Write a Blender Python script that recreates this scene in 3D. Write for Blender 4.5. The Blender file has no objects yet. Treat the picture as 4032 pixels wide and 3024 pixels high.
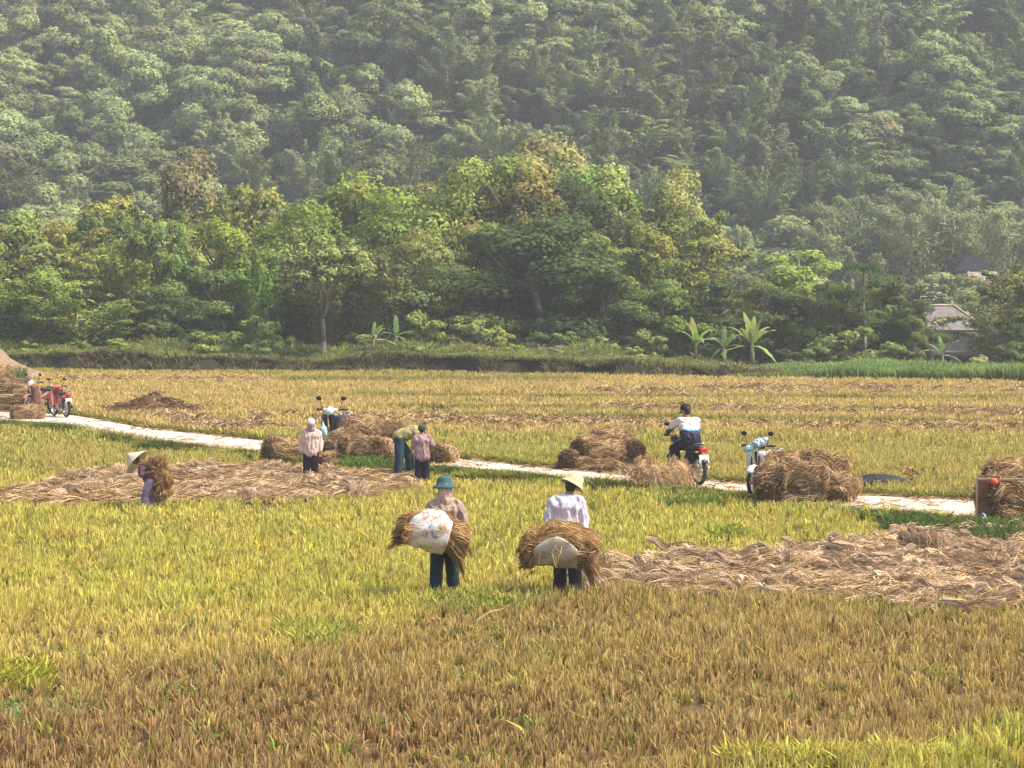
import bpy, bmesh, math, random
import numpy as np
from mathutils import Vector, Matrix, Euler

random.seed(7)
rng = np.random.default_rng(11)
C = bpy.context.scene.collection
PI = math.pi
R = math.radians

# ---------------------------------------------------------------- camera geometry
F = 11433.0      # focal length in photograph pixels
H0 = 1077.0      # horizon row
CH = 4.5         # camera height above the fields


def P(px, py, d):
    return Vector(((px - 2016.0) / F * d, d, CH - (py - H0) / F * d))


def G(px, py, z=0.0):
    d = F * (CH - z) / (py - H0)
    return Vector(((px - 2016.0) / F * d, d, z))


def to_px(x, d, z=0.0):
    return 2016.0 + x / d * F, H0 + (CH - z) / d * F


# ---------------------------------------------------------------- tagging
def tag(o, label=None, cat=None, group=None, kind=None):
    if label: o['label'] = label
    if cat: o['category'] = cat
    if group: o['group'] = group
    if kind: o['kind'] = kind
    return o


def thing(name, loc, label, cat, rz=0.0, group=None, scale=1.0):
    o = bpy.data.objects.new(name, None)
    o.empty_display_size = 0.1
    C.objects.link(o)
    o.location = loc
    o.rotation_euler = (0, 0, rz)
    o.scale = (scale,) * 3 if not hasattr(scale, '__len__') else scale
    return tag(o, label, cat, group)


def link_mesh(name, me, mat=None, parent=None, loc=None, rot=None):
    o = bpy.data.objects.new(name, me)
    C.objects.link(o)
    if mat and not me.materials: me.materials.append(mat)
    if parent: o.parent = parent
    if loc is not None: o.location = loc
    if rot is not None: o.rotation_euler = rot
    return o


def dup(root, loc, rz=0.0, scale=1.0, label=None, cat=None, group=None, rot=None):
    r = root.copy()
    C.objects.link(r)
    r.location = loc
    r.rotation_euler = rot if rot is not None else (0, 0, rz)
    r.scale = (scale,) * 3 if not hasattr(scale, '__len__') else scale
    if label: r['label'] = label
    if cat: r['category'] = cat
    if group: r['group'] = group
    for ch in list(root.children):
        c = ch.copy(); C.objects.link(c); c.parent = r
        for g in list(ch.children):
            e = g.copy(); C.objects.link(e); e.parent = c
    return r


def set_color(root, col):
    root.color = (*col, 1)
    for ch in root.children: ch.color = (*col, 1)


# ---------------------------------------------------------------- materials
def new_mat(name):
    m = bpy.data.materials.new(name)
    m.use_nodes = True
    nt = m.node_tree
    nt.nodes.clear()
    return m, nt, nt.nodes, nt.links


def mat_plain(name, col, rough=0.7, metal=0.0, var=0.25, scale=6.0, bump=0.0, spec=0.3):
    m, nt, N, L = new_mat(name)
    out = N.new('ShaderNodeOutputMaterial')
    b = N.new('ShaderNodeBsdfPrincipled')
    tc = N.new('ShaderNodeTexCoord')
    no = N.new('ShaderNodeTexNoise'); no.inputs['Scale'].default_value = scale; no.inputs['Detail'].default_value = 5
    L.new(tc.outputs['Object'], no.inputs['Vector'])
    mr = N.new('ShaderNodeMapRange')
    mr.inputs['From Min'].default_value = 0.3; mr.inputs['From Max'].default_value = 0.7
    mr.inputs['To Min'].default_value = 1 - var; mr.inputs['To Max'].default_value = 1 + var
    L.new(no.outputs['Fac'], mr.inputs['Value'])
    vm = N.new('ShaderNodeVectorMath'); vm.operation = 'SCALE'
    vm.inputs[0].default_value = col
    L.new(mr.outputs['Result'], vm.inputs['Scale'])
    L.new(vm.outputs['Vector'], b.inputs['Base Color'])
    b.inputs['Roughness'].default_value = rough
    b.inputs['Metallic'].default_value = metal
    b.inputs['Specular IOR Level'].default_value = spec
    if bump:
        bp = N.new('ShaderNodeBump'); bp.inputs['Strength'].default_value = bump; bp.inputs['Distance'].default_value = 0.02
        L.new(no.outputs['Fac'], bp.inputs['Height']); L.new(bp.outputs['Normal'], b.inputs['Normal'])
    L.new(b.outputs['BSDF'], out.inputs['Surface'])
    return m


def mat_attr(name, trans=0.3, use_obj=False, gain=1.0, lobes=0.0, inst=False):
    """Colour from the point attribute 'col'; optionally multiplied by the object's colour."""
    m, nt, N, L = new_mat(name)
    out = N.new('ShaderNodeOutputMaterial')
    at = N.new('ShaderNodeAttribute'); at.attribute_name = 'col'
    src = at.outputs['Color']
    if use_obj:
        oi = N.new('ShaderNodeObjectInfo')
        mul = N.new('ShaderNodeVectorMath'); mul.operation = 'MULTIPLY'
        L.new(src, mul.inputs[0]); L.new(oi.outputs['Color'], mul.inputs[1])
        src = mul.outputs['Vector']
    if inst:
        ia = N.new('ShaderNodeAttribute'); ia.attribute_type = 'INSTANCER'; ia.attribute_name = 'tint'
        mu2 = N.new('ShaderNodeVectorMath'); mu2.operation = 'MULTIPLY'
        L.new(src, mu2.inputs[0]); L.new(ia.outputs['Vector'], mu2.inputs[1]); src = mu2.outputs['Vector']
    if gain != 1.0:
        sc = N.new('ShaderNodeVectorMath'); sc.operation = 'SCALE'; sc.inputs['Scale'].default_value = gain
        L.new(src, sc.inputs[0]); src = sc.outputs['Vector']
    d = N.new('ShaderNodeBsdfDiffuse'); L.new(src, d.inputs['Color'])
    if lobes:      # leaves shade with the outline of the clump they sit on
        an = N.new('ShaderNodeAttribute'); an.attribute_name = 'lobe'
        vt = N.new('ShaderNodeVectorTransform'); vt.vector_type = 'NORMAL'; vt.convert_from = 'OBJECT'; vt.convert_to = 'WORLD'
        L.new(an.outputs['Vector'], vt.inputs[0])
        s1 = N.new('ShaderNodeVectorMath'); s1.operation = 'SCALE'; s1.inputs['Scale'].default_value = lobes
        L.new(vt.outputs[0], s1.inputs[0])
        ge = N.new('ShaderNodeNewGeometry')
        s2 = N.new('ShaderNodeVectorMath'); s2.operation = 'SCALE'; s2.inputs['Scale'].default_value = 1 - lobes
        L.new(ge.outputs['Normal'], s2.inputs[0])
        ad = N.new('ShaderNodeVectorMath'); ad.operation = 'ADD'; L.new(s1.outputs[0], ad.inputs[0]); L.new(s2.outputs[0], ad.inputs[1])
        nm = N.new('ShaderNodeVectorMath'); nm.operation = 'NORMALIZE'; L.new(ad.outputs[0], nm.inputs[0])
        L.new(nm.outputs[0], d.inputs['Normal'])
    if trans > 0:
        t = N.new('ShaderNodeBsdfTranslucent'); L.new(src, t.inputs['Color'])
        mx = N.new('ShaderNodeMixShader'); mx.inputs['Fac'].default_value = trans
        L.new(d.outputs[0], mx.inputs[1]); L.new(t.outputs[0], mx.inputs[2])
        L.new(mx.outputs[0], out.inputs['Surface'])
    else:
        L.new(d.outputs[0], out.inputs['Surface'])
    return m


def mat_ramp(name, stops, scale=1.0, detail=6, rough=0.95, bump=0.3, coord='Object', bdist=0.05):
    m, nt, N, L = new_mat(name)
    out = N.new('ShaderNodeOutputMaterial'); b = N.new('ShaderNodeBsdfPrincipled')
    tc = N.new('ShaderNodeTexCoord'); no = N.new('ShaderNodeTexNoise')
    no.inputs['Scale'].default_value = scale; no.inputs['Detail'].default_value = detail; no.inputs['Roughness'].default_value = 0.65
    L.new(tc.outputs[coord], no.inputs['Vector'])
    cr = N.new('ShaderNodeValToRGB'); L.new(no.outputs['Fac'], cr.inputs['Fac'])
    e = cr.color_ramp.elements
    e[0].position, e[0].color = stops[0][0], (*stops[0][1], 1)
    e[1].position, e[1].color = stops[-1][0], (*stops[-1][1], 1)
    for p, c in stops[1:-1]:
        k = e.new(p); k.color = (*c, 1)
    L.new(cr.outputs['Color'], b.inputs['Base Color'])
    b.inputs['Roughness'].default_value = rough
    b.inputs['Specular IOR Level'].default_value = 0.15
    if bump:
        bp = N.new('ShaderNodeBump'); bp.inputs['Strength'].default_value = bump; bp.inputs['Distance'].default_value = bdist
        L.new(no.outputs['Fac'], bp.inputs['Height']); L.new(bp.outputs['Normal'], b.inputs['Normal'])
    L.new(b.outputs['BSDF'], out.inputs['Surface'])
    return m


M = {}
M['stubble'] = mat_attr('rice_stubble_mat', 0.30)
M['straw'] = mat_attr('straw_mat', 0.15)
M['leaf'] = mat_attr('leaf_mat', 0.25, use_obj=True, lobes=.58)
M['flat_leaf'] = mat_attr('broad_leaf_mat', 0.30, use_obj=True)
M['hill_leaf'] = mat_attr('hill_leaf_mat', 0.18, lobes=.7, inst=True)
M['swath'] = mat_attr('swath_straw_mat', 0.15, gain=1.12)
M['gold_straw'] = mat_attr('golden_straw_mat', 0.2, gain=1.0)
M['green'] = mat_attr('green_weed_mat', 0.35)
M['soil'] = mat_ramp('field_soil', [(0.3, (0.07, 0.042, 0.022)), (0.5, (0.12, 0.078, 0.036)), (0.7, (0.17, 0.12, 0.05))], 0.8, 8, bump=0.5)
M['hillsoil'] = mat_ramp('hill_soil', [(0.3, (0.02, 0.03, 0.015)), (0.7, (0.04, 0.055, 0.02))], 0.1)
M['bank'] = mat_ramp('bank_soil', [(0.35, (0.012, 0.008, 0.006)), (0.5, (0.032, 0.022, 0.014)), (0.65, (0.035, 0.042, 0.018))], 2.5, 8, bump=0.8, bdist=0.2)
M['mound'] = mat_ramp('rice_husk', [(0.3, (0.17, 0.115, 0.07)), (0.5, (.26, .18, .11)), (0.7, (0.32, 0.23, 0.14))], 3.5, 9)
M['concrete'] = mat_ramp('road_concrete', [(0.3, (0.34, 0.27, 0.20)), (0.45, (0.50, 0.42, 0.34)), (0.65, (0.60, 0.52, 0.44))], 1.3, 9, bump=0.25, bdist=0.02)
M['bark'] = mat_ramp('bark', [(0.3, (0.10, 0.08, 0.055)), (0.7, (0.26, 0.22, 0.16))], 4.0, 6)
M['palebark'] = mat_ramp('pale_bark', [(0.3, (0.13, 0.115, 0.08)), (0.7, (0.26, 0.23, 0.17))], 3.0, 6)
M['skin'] = mat_plain('skin', (0.30, 0.17, 0.11), 0.6, var=0.08, scale=20)
M['hair'] = mat_plain('hair', (0.018, 0.013, 0.012), 0.5)
M['black'] = mat_plain('black_plastic', (0.02, 0.02, 0.022), 0.4)
M['rubber'] = mat_plain('tyre_rubber', (0.03, 0.03, 0.03), 0.8)
M['metal'] = mat_plain('bare_metal', (0.45, 0.45, 0.45), 0.3, 0.9)
M['white'] = mat_plain('white_paint', (0.72, 0.70, 0.66), 0.3, var=0.08)
M['red'] = mat_plain('red_paint', (0.50, 0.11, 0.08), 0.45, var=0.3)
M['lens'] = mat_plain('red_lens', (0.5, 0.02, 0.02), 0.15)
M['glass'] = mat_plain('headlight_glass', (0.6, 0.65, 0.7), 0.1, 0.3)
M['eye'] = mat_plain('eye', (0.05, 0.03, 0.02), 0.2)


# ---------------------------------------------------------------- numpy mesh
def np_mesh(name, V, Q, col=None, lobe=None, smooth=False):
    """V (n,3), Q (m,4) quads."""
    me = bpy.data.meshes.new(name)
    V = np.asarray(V, dtype=np.float32); Q = np.asarray(Q, dtype=np.int32)
    n, m = len(V), len(Q)
    k = Q.shape[1]
    me.vertices.add(n); me.vertices.foreach_set('co', V.ravel())
    me.loops.add(m * k); me.loops.foreach_set('vertex_index', Q.ravel())
    me.polygons.add(m)
    me.polygons.foreach_set('loop_start', np.arange(0, m * k, k, dtype=np.int32))
    me.polygons.foreach_set('loop_total', np.full(m, k, dtype=np.int32))
    if smooth: me.polygons.foreach_set('use_smooth', np.ones(m, dtype=bool))
    if col is not None:
        a = me.color_attributes.new('col', 'FLOAT_COLOR', 'POINT')
        c = np.ones((n, 4), dtype=np.float32); c[:, :3] = col
        a.data.foreach_set('color', c.ravel())
    if lobe is not None:
        a = me.attributes.new('lobe', 'FLOAT_VECTOR', 'POINT')
        a.data.foreach_set('vector', np.asarray(lobe, dtype=np.float32).ravel())
    me.update(calc_edges=True)
    return me


def vnoise(x, y, s=1.0, seed=0):
    """cheap smooth 2-D noise, 0..1"""
    x = np.asarray(x, float) / s; y = np.asarray(y, float) / s
    xi = np.floor(x).astype(np.int64); yi = np.floor(y).astype(np.int64)
    fx = x - xi; fy = y - yi
    fx = fx * fx * (3 - 2 * fx); fy = fy * fy * (3 - 2 * fy)

    def h(a, b):
        v = (a * 374761393 + b * 668265263 + seed * 1442695041) & 0xffffffff
        v = ((v ^ (v >> 13)) * 1274126177) & 0xffffffff
        return ((v ^ (v >> 16)) & 0xffff) / 65535.0
    return (h(xi, yi) * (1 - fx) + h(xi + 1, yi) * fx) * (1 - fy) + (h(xi, yi + 1) * (1 - fx) + h(xi + 1, yi + 1) * fx) * fy


def fbm(x, y, s, seed=0, o=4):
    t, a, w = 0, 0, 1
    for i in range(o):
        t = t + w * vnoise(x, y, s / 2 ** i, seed + i * 17); a += w; w *= 0.5
    return t / a


def sstep(a, b, v):
    t = np.clip((v - a) / (b - a), 0, 1)
    return t * t * (3 - 2 * t)


# ---------------------------------------------------------------- terrain
def ground_z(x, y):
    x = np.asarray(x, float); y = np.asarray(y, float)
    z = -2.6 * sstep(136, 180, y)
    # hill
    r = np.maximum(y - 235, 0)
    ridge = fbm(x + 0.35 * y, y * 0.35, 70, 5, 3) - 0.5
    slope = 0.30 + 0.00012 * r
    hill = r * slope * (1 + 0.12 * np.sin(x / 60.0)) + ridge * 26 * sstep(245, 330, y) + (fbm(x, y, 26, 9, 2) - .5) * 9 * sstep(240, 300, y)
    hill += -x * 0.03 * sstep(240, 400, y)
    hill = np.maximum(hill, 0) * 1.0
    near = (fbm(x, y, 3.0, 3, 3) - 0.5) * 0.05 * (1 - sstep(125, 135, y))
    return z + hill + near


def build_ground():
    ys = np.concatenate([np.arange(5, 140, 1.0), np.arange(140, 300, 3.0), np.arange(300, 820, 6.0)])
    us = np.linspace(-1, 1, 121)
    V = []
    for y in ys:
        w = 22 + y * 0.30
        V.append(np.stack([us * w, np.full_like(us, y), ground_z(us * w, np.full_like(us, y))], 1))
    V = np.concatenate(V); n = len(us)
    Q = [(i * n + j, i * n + j + 1, (i + 1) * n + j + 1, (i + 1) * n + j) for i in range(len(ys) - 1) for j in range(n - 1)]
    Q = np.array(Q)
    cy = V[Q[:, 0], 1]
    k = cy < 134
    def sub(name, mask, mat):
        q = Q[mask]; used = np.unique(q); remap = -np.ones(len(V), int); remap[used] = np.arange(len(used))
        me = np_mesh(name, V[used], remap[q], smooth=True)
        return tag(link_mesh(name, me, mat), kind='structure')
    sub('ground', k, M['soil'])
    sub('hill', ~k, M['hillsoil'])
    # wide apron so that the land goes on to every side
    me = np_mesh('land', [(-900, -200, -3.5), (900, -200, -3.5), (900, 1500, -3.5), (-900, 1500, -3.5)], [(0, 1, 2, 3)])
    tag(link_mesh('land', me, M['soil']), kind='structure')


build_ground()

# ---------------------------------------------------------------- road
ROAD_TOP = [(-2500, 1530), (-500, 1600), (0, 1621), (280, 1634), (600, 1690), (1060, 1738), (1500, 1782), (1800, 1806), (2200, 1848), (2500, 1872), (3000, 1912), (3400, 1950), (3850, 1972), (4300, 1998), (4700, 2020), (7000, 2135)]
ROAD_BOT = [(-2500, 1556), (-500, 1632), (0, 1657), (280, 1678), (600, 1736), (1060, 1786), (1500, 1818), (1800, 1846), (2200, 1880), (2500, 1906), (3000, 1958), (3400, 2008), (3850, 2046), (4300, 2078), (4700, 2110), (7000, 2250)]


def lerp_y(tab, px):
    return np.interp(px, [a for a, b in tab], [b for a, b in tab])


def build_road():
    V = []; zt = 0.10
    pxs = np.arange(-2500, 7001, 50)
    for px in pxs:
        j = 4 * math.sin(px * 0.021) + 3 * math.sin(px * 0.057 + 1)
        a = G(px, float(lerp_y(ROAD_TOP, px)), zt); b = G(px, float(lerp_y(ROAD_BOT, px)) + j, zt)
        V += [(a.x, a.y, -0.05), (a.x, a.y, zt), (b.x, b.y, zt), (b.x, b.y, -0.05)]
    Q = []
    for i in range(len(pxs) - 1):
        for k in range(3):
            Q.append((i * 4 + k, i * 4 + k + 1, (i + 1) * 4 + k + 1, (i + 1) * 4 + k))
    me = np_mesh('road', V, Q)
    tag(link_mesh('road', me, M['concrete']), kind='structure')


build_road()


# ---------------------------------------------------------------- field zones in ground space
def in_poly(px, py, poly):
    inside = np.zeros(np.shape(px), bool)
    n = len(poly)
    for i in range(n):
        x1, y1 = poly[i]; x2, y2 = poly[(i + 1) % n]
        c = ((y1 > py) != (y2 > py)) & (px < (x2 - x1) * (py - y1) / ((y2 - y1) if y2 != y1 else 1e-9) + x1)
        inside ^= c
    return inside


SW_L = [(-200, 1990), (120, 1930), (420, 1880), (760, 1855), (1000, 1850), (1640, 1885), (1620, 1925), (1500, 1965), (900, 1985), (300, 2005), (-200, 2010)]
SW_R = [(2330, 2262), (2700, 2235), (3000, 2215), (3400, 2170), (3800, 2120), (4200, 2100), (4500, 2100), (4500, 2440), (4000, 2425), (3400, 2395), (2900, 2350), (2350, 2330)]


def field_color(px, py):
    """albedo of the standing stubble by the plot it belongs to"""
    n = fbm(px, py * 3, 420, 31, 3); n2 = fbm(px, py * 3, 120, 41, 3)
    wob = (n - .5) * 90
    yg = np.array([0.58, 0.53, 0.095]); gold = np.array([0.62, 0.44, 0.16]); brown = np.array([0.41, 0.285, 0.10])
    dbrown = np.array([0.32, 0.19, 0.085]); olive = np.array([0.40, 0.35, 0.08]); green = np.array([0.30, 0.34, 0.05]); bright = np.array([0.50, 0.47, 0.09])
    col = np.empty(px.shape + (3,)); col[:] = yg
    def mix(w, c):
        nonlocal col
        w = w[..., None]; col = col * (1 - w) + c * w
    rt = lerp_y(ROAD_TOP, px); above = py < rt
    # fields beyond the road
    mix(above * 1.0, gold)
    mix((above & (py > 1690)) * sstep(1690, 1740, py) * np.where(px > 2600, 0.55, 0.85), green * .7 + yg * .3)
    mix(((py < 1478 + (px - 0) * 0.004)) * 1.0, olive)
    lin = np.exp(-((py - (1566 + (px - 2000) * 0.004)) / 6.5) ** 2) * sstep(1000, 1500, px)
    lin += np.exp(-((py - 1614 - (px - 2000) * 0.006) / 7.0) ** 2) * sstep(1400, 1600, px)
    lin += np.exp(-((py - 1648 - (px - 2000) * 0.012) / 7.0) ** 2) * sstep(1500, 1700, px)
    lin += np.exp(-((py - 1500) / 8.0) ** 2) * (px > 1100) * (px < 2300) * 1.2
    mix(np.clip(lin * 1.1, 0, 1), green * 0.6)
    mix(above * sstep(.55, .75, n2) * 0.35, olive)
    # plot on the left below the road
    mix(((~above) & (py < 1880) & (px < 1700)) * 0.7, olive)
    # in front
    edge = np.interp(px, [0, 500, 1000, 1350, 1750, 2300, 3000, 4032], [2660, 2650, 2610, 2560, 2400, 2320, 2340, 2420])
    w = sstep(edge - 60, edge + 70, py + wob)
    mix(((py > 2300) & (px < 1500)) * sstep(2380, 2520, py + wob) * 0.55, gold)
    mix(w, brown)
    mix(w * sstep(.5, .8, n2) * .3, olive)
    mix(w * sstep(2620, 2900, py + wob * 1.5) * np.interp(px, [0, 1800, 2600, 4032], [0.95, .7, .35, .25]), dbrown)
    # bright uncut strip in the bottom right corner
    mix(sstep(-40, 60, py - np.interp(px, [0, 2500, 2900, 3500, 3750, 4032, 4400], [3270, 3120, 3050, 3040, 2930, 2820, 2790]) + wob * .5), bright)
    mix(((~above) & (py < 2400)) * sstep(.5, .75, n2) * .35, green)
    mix(((~above) & (py < 2400)) * sstep(.45, .2, n2) * .4, gold)
    return col


def blades(P0, col, n_per, h, spread, width, lean, seed, tipcol=None, hvar=0.35):
    """P0 (k,3) tuft positions -> tapered leaning blades, two quads each"""
    g = np.random.default_rng(seed)
    k = len(P0); N = k * n_per
    base = np.repeat(P0, n_per, 0)
    a = g.uniform(0, 2 * PI, N); r = spread * np.sqrt(g.uniform(0, 1, N))
    base = base + np.stack([np.cos(a) * r, np.sin(a) * r, np.full(N, -0.02)], 1)
    hh = np.repeat(h, n_per) * g.uniform(1 - hvar, 1 + hvar, N)
    la = a + g.normal(0, .7, N); ll = np.minimum(np.abs(g.normal(0, lean, N)), 1.25) * hh
    dirx = np.cos(la) * ll; diry = np.sin(la) * ll
    wa = g.uniform(0, PI, N)
    w = np.repeat(width, n_per) * g.uniform(.6, 1.4, N) * .5
    wx, wy = np.cos(wa) * w, np.sin(wa) * w
    z = np.zeros(N)
    mid = base + np.stack([dirx * .35, diry * .35, hh * .6], 1)
    top = base + np.stack([dirx, diry, hh * np.maximum(1 - lean * .3 * g.uniform(0, 1, N), .4)], 1)
    W = np.stack([wx, wy, z], 1)
    V = np.stack([base - W * .7, base + W * .7, mid - W, mid + W, top - W * .25, top + W * .25], 1).reshape(-1, 3)
    i = np.arange(N)[:, None] * 6
    Q = np.concatenate([i + [0, 1, 3, 2], i + [2, 3, 5, 4]], 0)
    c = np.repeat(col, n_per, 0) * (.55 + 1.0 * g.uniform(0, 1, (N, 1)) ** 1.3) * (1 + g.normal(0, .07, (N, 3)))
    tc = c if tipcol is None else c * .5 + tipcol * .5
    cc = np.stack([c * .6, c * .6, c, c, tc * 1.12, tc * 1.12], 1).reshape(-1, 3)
    return V, Q, np.clip(cc, 0, .9)


def field_points(d0, d1, dens, margin, seed, rowed=True):
    g = np.random.default_rng(seed)
    wmax = 2016 / F * d1 * margin + 6
    n = int((d1 - d0) * 2 * wmax * dens)
    x = g.uniform(-wmax, wmax, n); y = g.uniform(d0, d1, n)
    keep = np.abs(x) < 2016 / F * y * margin + 6
    x, y = x[keep], y[keep]
    if rowed:   # transplanted rice stands in rough rows
        s = 0.18
        th = R(12); u = x * math.cos(th) + y * math.sin(th); v = -x * math.sin(th) + y * math.cos(th)
        u = np.round(u / s) * s + g.normal(0, .05, len(u)); v = np.round(v / s) * s + g.normal(0, .05, len(v))
        x = u * math.cos(th) - v * math.sin(th); y = u * math.sin(th) + v * math.cos(th)
    px, py = to_px(x, y)
    on_road = (py > lerp_y(ROAD_TOP, px) - 4) & (py < lerp_y(ROAD_BOT, px) + 8)
    keep = ~on_road & (y < np.interp(px, [0, 1500, 2900, 4032], [133, 131, 123, 119]))
    return x[keep], y[keep], px[keep], py[keep]


def build_stubble():
    out = []
    for (d0, d1, dens, nper, width, hh, seed) in ((22, 46, 42, 10, .018, .175, 1), (46, 76, 34, 8, .023, .17, 2), (76, 134, 16, 7, .042, .18, 3)):
        x, y, px, py = field_points(d0, d1, dens, 1.15, seed, d1 < 50)
        sw = in_poly(px, py, SW_L) | in_poly(px, py, SW_R)
        g = np.random.default_rng(seed + 50)
        keep = ~sw | (g.uniform(0, 1, len(x)) < .25)
        # worn gaps
        gap = fbm(x, y, 2.2, 77, 3)
        keep &= ~((d0 > 40) & (gap < .30) & (g.uniform(0, 1, len(x)) < .55))
        x, y, px, py = x[keep], y[keep], px[keep], py[keep]
        col = field_color(px, py) * (0.82 + .36 * fbm(x, y, 1.2, 91, 3))[:, None]
        gr = (g.uniform(0, 1, len(x)) < np.where(py > 2450, .10, .22))[:, None]; col = np.where(gr, col * .55 + np.array([.30, .32, .06]) * .5, col)
        z = ground_z(x, y)
        h = hh * (0.65 + .7 * fbm(x, y, 3.0, 55, 3)) * np.where(py > np.interp(px, [2500, 2900, 3500, 3750, 4032], [3090, 3010, 3020, 2910, 2810]), 1.2, 1)
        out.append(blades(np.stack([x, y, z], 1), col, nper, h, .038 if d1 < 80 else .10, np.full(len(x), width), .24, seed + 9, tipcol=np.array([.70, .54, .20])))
        # fallen leaves and loose straws between the tufts
        m = g.uniform(0, 1, len(x)) < .7
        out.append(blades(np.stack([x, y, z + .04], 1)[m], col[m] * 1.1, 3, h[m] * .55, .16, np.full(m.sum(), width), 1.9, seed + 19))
    V, Q, Cc, off = [], [], [], 0
    for v, q, c in out:
        V.append(v); Q.append(q + off); Cc.append(c); off += len(v)
    me = np_mesh('rice_stubble', np.concatenate(V), np.concatenate(Q), np.concatenate(Cc))
    o = link_mesh('rice_stubble', me, M['stubble'])
    tag(o, 'yellow and brown cut rice stubble covering the fields', 'rice stubble', kind='stuff')


build_stubble()


def build_weeds():
    """green verge below the road, weeds and the green crop beyond the field"""
    g = np.random.default_rng(5)
    X, Y, H, K = [], [], [], []
    # verge
    pxs = g.uniform(-900, 5600, 46000)
    t = g.uniform(0, 1, len(pxs))
    top = lerp_y(ROAD_BOT, pxs) + 2
    wid = np.interp(pxs, [0, 500, 1000, 1500, 2000, 2600, 3000, 3500, 4032], [30, 40, 44, 42, 44, 38, 32, 55, 95]) * (0.6 + .8 * fbm(pxs, pxs * 0, 130, 4, 3))
    py = top + t * wid
    d = F * CH / (py - H0); x = (pxs - 2016) / F * d
    hh = .05 + .42 * fbm(x, d, .7, 8, 3) ** 2
    hh = np.minimum(hh, (py - top + 5) / (F / d) * 1.05)
    X.append(x); Y.append(d); H.append(hh)
    K.append(np.array([0.10, 0.125, 0.035])[None] * (0.6 + 1.1 * fbm(x, d, .8, 14, 3))[:, None] + np.array([.14, .10, 0.01])[None] * sstep(.45, .8, fbm(x, d, 1.2, 3, 3))[:, None])
    # far verge on the upper road edge
    pxs = g.uniform(-900, 5600, 7000); py = lerp_y(ROAD_TOP, pxs) - 2 - g.uniform(0, 10, 7000)
    d = F * CH / (py - H0); x = (pxs - 2016) / F * d
    X.append(x); Y.append(d); H.append(np.full(len(x), .12)); K.append(np.tile([.24, .22, .05], (len(x), 1)))
    # patches: (cx, cy, rx, ry, h, colour, n)
    for cx, cy, rx, ry, h, c, n in ((150, 2820, 170, 45, .09, (.25, .32, .11), 1000), (2720, 1975, 130, 32, .17, (.16, .21, .05), 1200), (1430, 1838, 70, 28, .28, (.15, .24, .05), 700),
                                    (330, 2770, 60, 40, .12, (.38, .37, .08), 120), (1880, 2400, 230, 40, .18, (.27, .30, .06), 700), (2860, 2120, 60, 18, .2, (.25, .3, .06), 100),
                                    (1250, 2520, 140, 50, .2, (.36, .36, .07), 250), (3620, 2105, 120, 25, .24, (.085, .13, .035), 700), (3950, 2135, 140, 35, .28, (.09, .14, .035), 900),
                                    (40, 1490, 60, 30, .5, (.14, .19, .05), 500), (3350, 3030, 500, 20, .22, (.50, .46, .09), 400), (40, 2700, 160, 60, .2, (.40, .38, .06), 250)):
        a = g.uniform(0, 2 * PI, n); r = np.sqrt(g.uniform(0, 1, n))
        ppx = cx + np.cos(a) * r * rx; ppy = cy + np.sin(a) * r * ry
        d = F * CH / (ppy - H0); x = (ppx - 2016) / F * d
        X.append(x); Y.append(d); H.append(np.full(n, h) * g.uniform(.6, 1.2, n)); K.append(np.tile(c, (n, 1)))
    for _ in range(45):     # small weeds dotted through the stubble
        cx, cy = g.uniform(-100, 4130), 2060 + 960 * g.uniform() ** .8; n = int(g.integers(5, 22)); d0 = F * CH / (cy - H0); x0 = (cx - 2016) / F * d0
        X.append(x0 + g.normal(0, .16, n)); Y.append(d0 + g.normal(0, .3, n)); H.append(g.uniform(.08, .18, n)); K.append(np.array([.34, .36, .08])[None] * g.uniform(.55, 1.1, (n, 1)))
    X, Y, H, K = map(np.concatenate, (X, Y, H, K))
    z = np.full(len(X), 0.0)
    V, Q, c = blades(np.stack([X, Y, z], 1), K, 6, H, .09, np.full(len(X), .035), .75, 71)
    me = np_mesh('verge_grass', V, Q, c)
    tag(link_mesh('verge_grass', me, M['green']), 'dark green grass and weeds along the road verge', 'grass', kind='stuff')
    # green standing crop at the far right
    n = 16000
    px = g.uniform(2870, 4500, n); dd0 = np.interp(px, [2870, 4032], [124, 120])
    d = dd0 + g.uniform(0, 9, n); x = (px - 2016) / F * d
    h = (.32 + .5 * fbm(x, d, 2.0, 3, 3) ** 1.4) * (.4 + .6 * sstep(2870, 3300, px))
    K = np.array([.24, .33, .10])[None] * (0.7 + .6 * fbm(x, d, 2, 6, 3))[:, None]
    V, Q, c = blades(np.stack([x, d, x * 0], 1), K, 6, h, .15, np.full(n, .06), .4, 72)
    me = np_mesh('green_crop', V, Q, c)
    tag(link_mesh('green_crop', me, M['green']), 'bright green standing crop in a strip before the trees', 'crop', kind='stuff')
    # grass on the bank and rank weeds behind
    n = 30000
    px = g.uniform(-300, 3300, n); x = (px - 2016) / F * 132; d = bank_front(x) + .75 + g.uniform(0, 1, n) ** 2 * 9; x = (px - 2016) / F * d
    h = .09 + .9 * fbm(x, d, 1.6, 23, 3) ** 2.2 * (.35 + sstep(134, 137, d))
    z = bank_z(x, d)
    K = np.array([.25, .27, .08])[None] * (0.6 + .8 * fbm(x, d, 2, 16, 3))[:, None]
    n2 = 5000; px2 = g.uniform(-300, 3000, n2); x2 = (px2 - 2016) / F * 132; d2 = bank_front(x2) + g.uniform(-.15, .75, n2); k2 = fbm(x2, x2 * 0, 1.4, 47, 3) > .48; x2, d2 = x2[k2], d2[k2]; n2 = len(x2)
    x = np.concatenate([x, x2]); d = np.concatenate([d, d2]); z = np.concatenate([z, bank_z(x2, d2)]); h = np.concatenate([h, g.uniform(.1, .4, n2)])
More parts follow.
